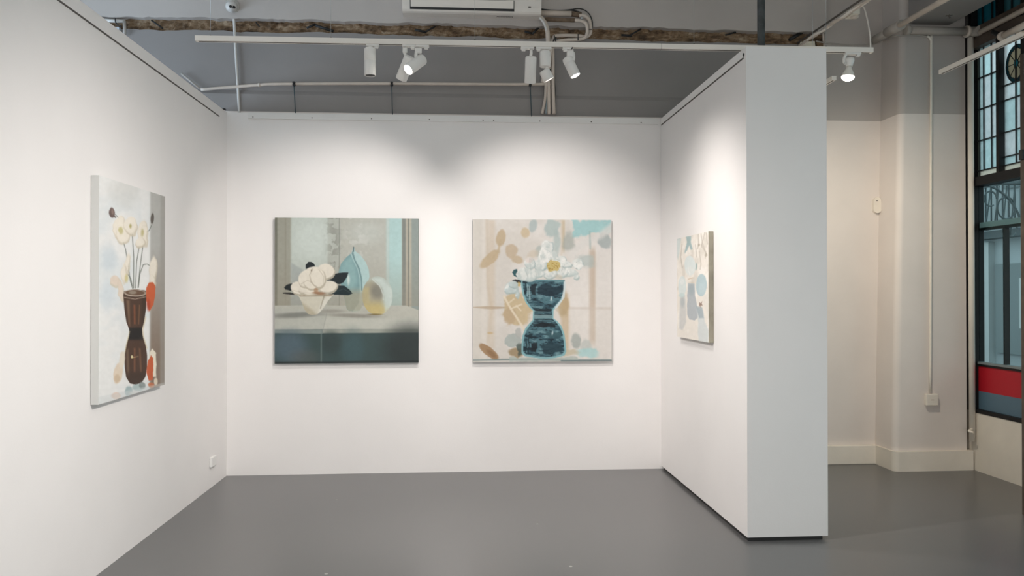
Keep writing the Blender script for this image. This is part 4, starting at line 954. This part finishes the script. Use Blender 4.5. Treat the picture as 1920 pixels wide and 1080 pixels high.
# outlet slot (dark) with the louvre flap in it
sl = [(WY - 0.2095, 3.840), (WY - 0.2155, 3.87), (WY - 0.2235, 3.925), (WY - 0.20, 3.925), (WY - 0.19, 3.845)]
yzloft(MB(), sl, -0.405, 0.456).build('outlet', M['black'], ac)
fl = [(WY - 0.216, 3.859), (WY - 0.2185, 3.88), (WY - 0.2255, 3.922), (WY - 0.205, 3.922), (WY - 0.20, 3.86)]
yzloft(MB(), fl, -0.399, 0.450).build('louvre', mat('ac_louvre', (0.76, 0.70, 0.63), 0.35), ac)
MB().box(0.572, 0.594, WY - 0.2180, WY - 0.212, 3.872, 3.882).build('display', M['slot'], ac)
# small grey maker's lettering on the underside, too soft in the photograph to spell
m = MB(); r = random.Random(4); x = 0.315
while x < 0.445:
    wd = r.uniform(0.006, 0.010)
    m.box(x, x + wd * 0.35, WY - 0.135, WY - 0.115, 3.8215, 3.8250)
    m.box(x, x + wd, WY - 0.135, WY - 0.128, 3.8215, 3.8250)
    x += wd + 0.004
m.build('lettering', mat('grey_lettering', (0.16, 0.14, 0.13), 0.5), ac)
tag(ac, 'white wall mounted air conditioner with a long louvre, at the top of the frame', 'air conditioner')

PIPEY = 6.53
# refrigerant pipes
p = empty('refrigerant_pipe', (0.765, 6.530, 3.883))
MB().tube([(0.692, 6.530, 3.881), (0.953, 6.530, 3.882)], 0.024, 16, False).build('white_sleeve', M['cream_pipe'], p)
MB().tube([(0.950, 6.540, 3.886), (1.041, 6.540, 3.879)], 0.022, 16, False).build('brown_lagging', M['brown_lagging'], p)
MB().tube([(1.021, 6.530, 3.870), (1.067, 6.530, 3.867), (1.104, 6.530, 3.836), (1.118, 6.530, 3.786), (1.118, 6.530, 3.731), (1.106, 6.540, 3.707), (1.075, 6.550, 3.696), (0.997, 6.550, 3.703), (0.836, 6.550, 3.700), (0.804, 6.550, 3.676), (0.793, 6.540, 3.618), (0.800, 6.560, 3.460), (0.800, 6.560, 3.277), (0.805, 6.550, 3.028)], 0.0155, 16).build('insulated_tube', M['cream_pipe'], p)
for (x_, y_) in ((1105, 55),): MB().cyl((1.071, 6.500, 3.743), (1.126, 6.500, 3.744), 0.004, 8).build('cable_tie', M['black'], p)
tag(p, 'outer cream refrigerant pipe looping right of the air conditioner and running down the wall', 'pipe')
p = empty('refrigerant_pipe', (0.762, 6.500, 3.817))
MB().tube([(0.723, 6.520, 3.828), (0.983, 6.520, 3.825)], 0.018, 16, False).build('brown_lagging', M['brown_lagging'], p)
MB().tube([(0.982, 6.510, 3.821), (1.030, 6.500, 3.814), (1.072, 6.500, 3.793), (1.085, 6.500, 3.748), (1.081, 6.500, 3.702), (1.062, 6.500, 3.670), (1.016, 6.500, 3.655), (0.898, 6.500, 3.648), (0.830, 6.500, 3.633), (0.809, 6.520, 3.612), (0.777, 6.520, 3.557), (0.763, 6.555, 3.412), (0.763, 6.555, 3.230), (0.764, 6.550, 3.028)], 0.0135, 16).build('insulated_tube', M['cream_pipe'], p)
MB().ball((1.038, 6.490, 3.834), 0.014).build('flare_nut', M['steel'], p)
MB().tube([(1.004, 6.480, 3.694), (1.004, 6.480, 3.639)], 0.004, 8, False).build('cable_tie', M['black'], p)
MB().tube([(0.800, 6.480, 3.680), (0.818, 6.480, 3.617)], 0.004, 8, False).build('cable_tie', M['black'], p)
tag(p, 'inner cream refrigerant pipe with brown lagging, nested inside the outer loop', 'pipe')
p = empty('drain_hose', (0.680, 6.500, 3.838))
MB().tube([(0.684, 6.500, 3.838), (0.721, 6.500, 3.794), (0.743, 6.500, 3.731), (0.750, 6.500, 3.645), (0.752, 6.520, 3.561), (0.754, 6.560, 3.413)], 0.019, 16).build('hose', M['cream_pipe'], p)
MB().tube([(0.677, 6.470, 3.823), (0.708, 6.470, 3.787), (0.726, 6.470, 3.747), (0.736, 6.475, 3.718)], 0.0105, 12).build('hose_tail', M['pvc'], p)
tag(p, 'cream drain hose dropping from the right underside of the air conditioner', 'hose')
m = MB(); m.tube([(0.699, 6.550, 3.925), (0.836, 6.550, 3.914), (0.951, 6.550, 3.926), (1.025, 6.550, 3.937), (1.078, 6.540, 3.916), (1.113, 6.530, 3.877), (1.132, 6.530, 3.832), (1.136, 6.530, 3.786), (1.132, 6.530, 3.750)], 0.0045, 10)
m.tube([(0.699, 6.550, 3.916), (0.859, 6.550, 3.915), (0.960, 6.550, 3.922), (1.043, 6.550, 3.901)], 0.006, 10)
m.tube([(0.789, 6.500, 3.614), (0.801, 6.490, 3.647), (0.819, 6.490, 3.666)], 0.006, 8)
tag(m.build('power_cable', M['black_cable']), 'black cable arching from the air conditioner over the cream pipes', 'cable')
m = MB(); m.tube([(0.808, 6.550, 3.585), (0.814, 6.560, 3.323), (0.818, 6.560, 3.232), (0.814, 6.560, 3.035)], 0.004, 8)
tag(m.build('power_cable', M['black_cable']), 'thin black cable running down the wall beside the vertical pipes', 'cable')
m = MB(); m.tube([(0.741, 6.560, 3.422), (0.736, 6.560, 3.230), (0.727, 6.560, 3.139), (0.704, 6.560, 3.029)], 0.012, 12)
tag(m.build('conduit', M['cream_pipe']), 'cream hose bending away to the left at the foot of the vertical pipes', 'pipe')
m = MB(); m.tube([(0.751, 6.570, 3.206), (0.746, 6.570, 3.142), (0.741, 6.570, 3.032)], 0.009, 12)
tag(m.build('conduit', M['blue_pipe']), 'short bluish hose between the vertical pipes', 'pipe')
# horizontal conduit with three black clips and hanging wires
p = empty('wall_conduit', (-0.723, 6.570, 3.267))
MB().tube([(-2.299, 6.570, 3.323), (-2.139, 6.570, 3.193)], 0.009, 12, False).build('left_branch', M['grey_pipe'], p)
MB().tube([(-2.139, 6.570, 3.193), (-1.866, 6.570, 3.220), (-1.670, 6.570, 3.239), (-1.473, 6.570, 3.251), (-0.567, 6.570, 3.270), (0.677, 6.570, 3.287), (0.705, 6.570, 3.315), (0.728, 6.570, 3.370)], 0.0125, 14).build('pipe', M['cream_pipe'], p)
MB().cyl((-1.674, 6.570, 3.239), (-1.657, 6.570, 3.240), 0.016, 14).build('coupling', M['cream_pipe'], p)
tag(p, 'cream conduit running level along the grey wall behind the spot lights', 'pipe')
for (cx_, lab) in ((0, 'black clip with a thin hanging wire, leftmost on the level conduit'), (1, 'black clip with a thin hanging wire, middle one on the level conduit'), (2, 'black clip with a thin hanging wire, below the upright cylinder spot light')):
    A = ((-1.378, 6.555, 3.251), (-0.567, 6.555, 3.265), (0.603, 6.555, 3.284))[cx_]; B = ((-1.365, 6.555, 3.019), (-0.561, 6.555, 3.023), (0.616, 6.555, 3.027))[cx_]
    q = empty('wire_clip', A)
    m = MB(); m.bevbox(A[0] - 0.011, A[0] + 0.011, 6.542, 6.572, A[2] - 0.019, A[2] - 0.002, 0.004); m.bevbox(A[0] - 0.011, A[0] + 0.011, 6.542, 6.572, A[2] + 0.001, A[2] + 0.018, 0.004)
    m.build('clip', M['black'], q)
    MB().tube([(A[0], 6.557, A[2] - 0.015), (B[0], 6.557, B[2] - 0.02)], 0.0038, 8, False).build('hanging_wire', M['teal_wire'], q)
    tag(q, lab, 'clip', 'black clips on the level conduit')
# sensor on conduit
s = empty('motion_sensor', (-1.864, 6.500, 3.862))
MB().lathe((-1.880, 6.585, 3.893), (-0.12, -1, -0.25), [(0, 0.058), (0.012, 0.062), (0.03, 0.060), (0.04, 0.050)], 32).build('mounting_base', mat('aged_white_plastic', (0.42, 0.40, 0.37), 0.5), s)
MB().ball((-1.882, 6.530, 3.873), 0.046).build('dome', M['pvc'], s)
for (u_, v_) in ((0, 0), (1, 0)):
    c_ = Vector(((-1.876, 6.487, 3.860), (-1.848, 6.487, 3.855))[u_]); MB().lathe(c_, (0.08, -1, -0.22), [(-0.01, 0.0105), (0.004, 0.0115), (0.006, 0.010)], 20).build('black_eye', M['sensor_black'], s)
tag(s, 'round white wall sensor with two black eyes above the conduit', 'sensor')
m = MB(); m.tube([(-1.875, 6.575, 3.809), (-1.866, 6.575, 3.635), (-1.848, 6.575, 3.324), (-1.828, 6.575, 2.999)], 0.0105, 12)
tag(m.build('sensor_conduit', M['pvc']), 'thin white conduit dropping from the round sensor to the back display wall', 'pipe')
m = MB(); m.tube([(-1.878, 6.580, 3.842), (-1.864, 6.575, 3.823), (-1.870, 6.580, 3.798)], 0.008, 10)
tag(m.build('sensor_cable', M['slot']), 'short dark cable between the round sensor and its conduit', 'cable')

# pipe fitting at the far left above the display wall
p = empty('pipe_bracket', (-2.788, 6.560, 3.721))
MB().tube([(-2.963, 6.570, 3.751), (-2.754, 6.570, 3.747)], 0.014, 12, False).build('top_pipe', M['pvc'], p)
MB().tube([(-2.756, 6.565, 3.749), (-2.752, 6.565, 3.675), (-2.754, 6.565, 3.631)], 0.013, 12, False).build('drop_pipe', M['grey_pipe'], p)
MB().tube([(-2.822, 6.550, 3.765), (-2.814, 6.550, 3.721), (-2.775, 6.560, 3.699)], 0.005, 8).build('strap', M['black'], p)
MB().box(-3.35, -2.80, WY - 0.03, WY + 0.02, 3.62, 3.70).build('patch_board', mat('bluish_plaster_patch', (0.50, 0.55, 0.60), 0.6), p)
tag(p, 'white pipe elbow at the left end of the torn brown strip', 'pipe')

# dark vertical pole rising out of the partition
m = MB(); m.lathe((2.088, 5.22, 2.996), (0, 0, 1), [(0, 0.0262), (0.3, 0.0258), (0.6, 0.0265), (1.0, 0.026), (1.504, 0.026)], 28)
tag(m.build('steel_pole', M['pole']), 'dark weathered steel pole standing on top of the partition', 'pole')

# cable tray bundle running from the torn strip towards the viewer
p = empty('cable_bundle', (2.968, 6.550, 3.662))
r = random.Random(9)
A = Vector((2.963, 6.560, 3.661)); B = Vector((2.868, 5.020, 3.555))
def bun(k, off, rr):
    pts = [A + (B - A) * (i / 12) + Vector((r.uniform(-off, off), 0, r.uniform(-off, off))) for i in range(13)]
    m = MB(); m.tube(pts, rr, 10); return m
MB().tube([A + Vector((-0.012, 0, 0.026)), B + Vector((-0.012, 0, 0.026))], 0.008, 8, False).build('support_bar', M['slot'], p)
for k in range(6): bun(k, 0.008, r.uniform(0.006, 0.011)).build('cable', M['cream_pipe'] if k % 2 else M['track_white'], p)
for k, (dx, dz) in enumerate(((-0.07, -0.10), (-0.03, -0.12), (0.02, -0.12), (0.07, -0.11), (0.12, -0.10))):
    m = MB(); m.tube([A + Vector((0.02, 0, 0.0)), A + Vector((dx * 0.5, 0.0, dz * 0.4)), A + Vector((dx, 0.02, dz))], 0.009, 8); m.build('loose_cable', M['cream_pipe'] if k % 2 else M['track_white'], p)
tag(p, 'bundle of pale cables running from the torn strip towards the viewer', 'cables')
jb = Vector((2.952, 5.620, 3.609))
m = MB(); m.obox(jb, (0.055, 0.12, 0.055), Euler((0.0, 0.0, 0.0))); q = m.build('junction_box', mat('cream_plastic', (0.68, 0.63, 0.55), 0.4))
MB().lathe(jb + Vector((0.02, 0, -0.024)), (0.1, 0, -1), [(0, 0.030), (0.012, 0.028), (0.018, 0.018)], 24).build('cap', M['cream_pipe'], q)
tag(q, 'small cream junction box strapped under the cable bundle', 'junction box')
m = MB(); m.tube([(2.922, 5.500, 3.600), (2.931, 5.450, 3.600), (2.901, 5.350, 3.537), (2.815, 5.150, 3.376), (2.748, 5.000, 3.232), (2.724, 4.950, 3.148), (2.723, 4.950, 3.123)], 0.0048, 8)
tag(m.build('feed_cable', M['track_white']), 'thin white cable dropping from the cable bundle to the right end of the long track', 'cable')
m = MB(); m.tube([(3.121, 6.570, 3.709), (3.194, 6.570, 3.697), (3.344, 6.580, 3.689), (3.513, 6.580, 3.686), (3.632, 6.575, 3.691), (3.706, 6.575, 3.714)], 0.0065, 8)
m.tube([(3.706, 6.575, 3.714), (3.721, 6.500, 3.711), (3.654, 6.285, 3.669), (3.729, 6.285, 3.677), (3.851, 6.285, 3.682), (3.954, 6.285, 3.675)], 0.0065, 8)
tag(m.build('slack_cable', M['grey_pipe']), 'slack grey painted cable sagging along the wall to the column', 'cable')
m = MB(); m.tube([(3.194, 6.585, 3.786), (3.198, 6.585, 3.650), (3.205, 6.585, 3.420)], 0.009, 10)
tag(m.build('corner_bead', M['cream_pipe']), 'pale vertical strip closing the right end of the torn brown wall strip', 'strip')
m = MB()
for (x0, y0, x1, y1, x2, y2) in ((1500, 77, 1528, 78, 1530, 91), (1506, 90, 1500, 78, 1527, 91)): pass
S0 = Vector((2.989, 6.575, 3.704)); S1 = Vector((3.114, 6.575, 3.711)); S2 = Vector((3.119, 6.575, 3.641)); S3 = Vector((2.960, 6.575, 3.637))
m.xz([(S0.x, S0.z), (S1.x, S1.z), (S2.x, S2.z), (S3.x, S3.z)], 6.578, 6.590)
tag(m.build('plaster_sheet', mat('loose_plasterboard', (0.72, 0.66, 0.54), 0.7, noise=0.1, nscale=20)), 'loose pale plaster sheet under the cable bundle at the torn strip', 'sheet')
m = MB(); m.box(S1.x + 0.02, S1.x + 0.075, 6.575, 6.600, S2.z - 0.02, S1.z); tag(m.build('brick_remnant', M['rubble']), 'crumbling brown patch beside the loose plaster sheet', 'rubble')

# ------------------------------------------------------------------ pipes and beam at the right
m = MB(); m.box(3.80, 4.16, -3.4, CY + 0.0, 3.775, 4.5, 0.01)
struct(m.build('ceiling_beam', M['grey_paint']), 'grey painted beam running out from the column', 'beam')
MB().tube([(4.02, 6.10, 3.772), (4.025, 6.09, 3.745)], 0.006, 8, False)
hk = MB(); hk.tube([(3.861, 5.850, 3.698), (3.870, 5.850, 3.672)], 0.006, 8, False); hk.tube([(3.841, 5.860, 3.694), (3.885, 5.840, 3.692)], 0.004, 8, False)
tag(hk.build('ceiling_hook', M['slot']), 'small dark hook under the grey beam', 'hook')
PZ = 3.705
p = empty('drain_pipe', (3.9, 6.22, PZ))
MB().tube([(3.76, 6.235, PZ), (4.30, 6.235, PZ)], 0.033, 20, False).build('cross_pipe', M['grey_pipe'], p)
MB().cyl((3.735, 6.235, PZ), (3.775, 6.235, PZ), 0.040, 20).build('collar', M['grey_pipe'], p)
MB().cyl((4.262, 6.235, PZ), (4.286, 6.235, PZ), 0.050, 24).build('flange', M['cream_pipe'], p)
MB().tube([(4.285, 6.235, PZ), (4.32, 6.232, PZ), (4.335, 6.20, PZ - 0.01), (4.335, 6.15, PZ - 0.015)], 0.042, 20).build('elbow', M['grey_pipe'], p)
MB().tube([(4.335, 6.16, PZ - 0.03), (4.322, 4.5, PZ - 0.03)], 0.022, 16, False).build('run_pipe', M['cream_pipe'], p)
tag(p, 'grey painted drain pipe crossing the column below the beam and turning along the window', 'pipe')
p = empty('branch_pipe', (3.70, 6.0, 3.7))
MB().tube([(3.626, 6.520, 3.713), (3.577, 6.200, 3.683)], 0.034, 18, False).build('socket_end', M['grey_pipe'], p)
MB().tube([(3.582, 6.240, 3.686), (3.549, 5.980, 3.659)], 0.040, 18, False).build('tee_body', M['grey_pipe'], p)
MB().tube([(3.545, 6.020, 3.660), (3.398, 5.200, 3.558), (3.357, 4.900, 3.528)], 0.021, 16, False).build('run_pipe', M['cream_pipe'], p)
tag(p, 'cream pipe running diagonally from the column corner towards the viewer', 'pipe')
p = empty('window_pipe', (4.29, 5.8, 3.55))
MB().tube([(4.287, 5.800, 3.530), (4.241, 5.450, 3.515)], 0.026, 18, False).build('run_pipe', M['cream_pipe'], p)
MB().cyl((4.286, 5.840, 3.530), (4.282, 5.810, 3.529), 0.036, 20).build('end_flange', M['cream_pipe'], p)
MB().tube([(4.285, 5.930, 3.599), (4.283, 5.830, 3.531)], 0.020, 12, False).build('support', M['black'], p)
tag(p, 'short cream pipe with a flanged end in front of the stained glass', 'pipe')
m = MB(); m.tube([(4.318, 6.255, 0.25), (4.318, 6.255, 2.0), (4.318, 6.255, 3.66)], 0.024, 16, False)
dp = tag(m.build('down_pipe', M['old_white']), 'vertical pipe in the corner between column and window', 'pipe')
MB().tube([(4.318, 6.25, 0.355), (4.252, 6.200, 0.346), (4.262, 6.160, 0.339)], 0.010, 10).build('stub', M['old_white'], dp)
# conduit and socket on the column
p = empty('column_conduit', (3.980, 6.285, 2.174))
MB().tube([(3.956, 6.288, 3.676), (3.980, 6.288, 3.665), (3.991, 6.288, 3.636), (3.993, 6.288, 3.577), (3.984, 6.288, 2.174), (3.971, 6.288, 0.662)], 0.0105, 12).build('pipe', M['old_white'], p)
tag(p, 'thin painted conduit running down the face of the column', 'pipe')
a0 = Vector((3.924, 6.290, 0.550)); a1 = Vector((4.028, 6.290, 0.648))
m = MB(); m.bevbox(a0.x, a1.x, 6.262, 6.30, a0.z, a1.z, 0.006); q = m.build('wall_socket', M['old_white'])
MB().box((a0.x + a1.x) / 2 - 0.012, (a0.x + a1.x) / 2 + 0.012, 6.2612, 6.264, (a0.z + a1.z) / 2 - 0.004, (a0.z + a1.z) / 2 + 0.004).build('outlet_slot', M['cream_pipe'], q)
tag(q, 'cream painted socket box at the foot of the column conduit', 'socket')
# pill shaped device on the old wall
a0 = Vector((3.639, 6.585, 2.202)); a1 = Vector((3.705, 6.585, 2.344))
m = MB(); m.bevbox(a0.x, a1.x, WY - 0.035, WY, a0.z, a1.z, 0.022, 5) if False else m.merge((lambda t: (t, [setattr(v, 'co', Vector(((a0.x + a1.x) / 2 + v.co.x * (a1.x - a0.x), WY - 0.0175 + v.co.y * 0.035, (a0.z + a1.z) / 2 + v.co.z * (a1.z - a0.z)))) for v in t.verts], bmesh.ops.bevel(t, geom=[e for e in t.edges if abs(e.verts[0].co.y - e.verts[1].co.y) > 0.02], offset=0.033, segments=8, affect='EDGES', profile=0.5))[0])((lambda t: (bmesh.ops.create_cube(t, size=1), t)[1])(bmesh.new())))
q = m.build('door_chime', M['old_white'])
MB().box((a0.x + a1.x) / 2 - 0.016, (a0.x + a1.x) / 2 + 0.004, WY - 0.0362, WY - 0.034, a1.z - 0.036, a1.z - 0.031).build('slot', M['slot'], q)
tag(q, 'rounded cream device on the old wall left of the column', 'wall device')
# socket on the left wall
m = MB(); m.bevbox(lx(6.14) - 0.001, lx(6.14) + 0.022, 6.085, 6.20, 0.163, 0.238, 0.005); q = m.build('wall_socket', M['white_paint'])
tag(q, 'small white power socket low on the left wall near the corner', 'socket')
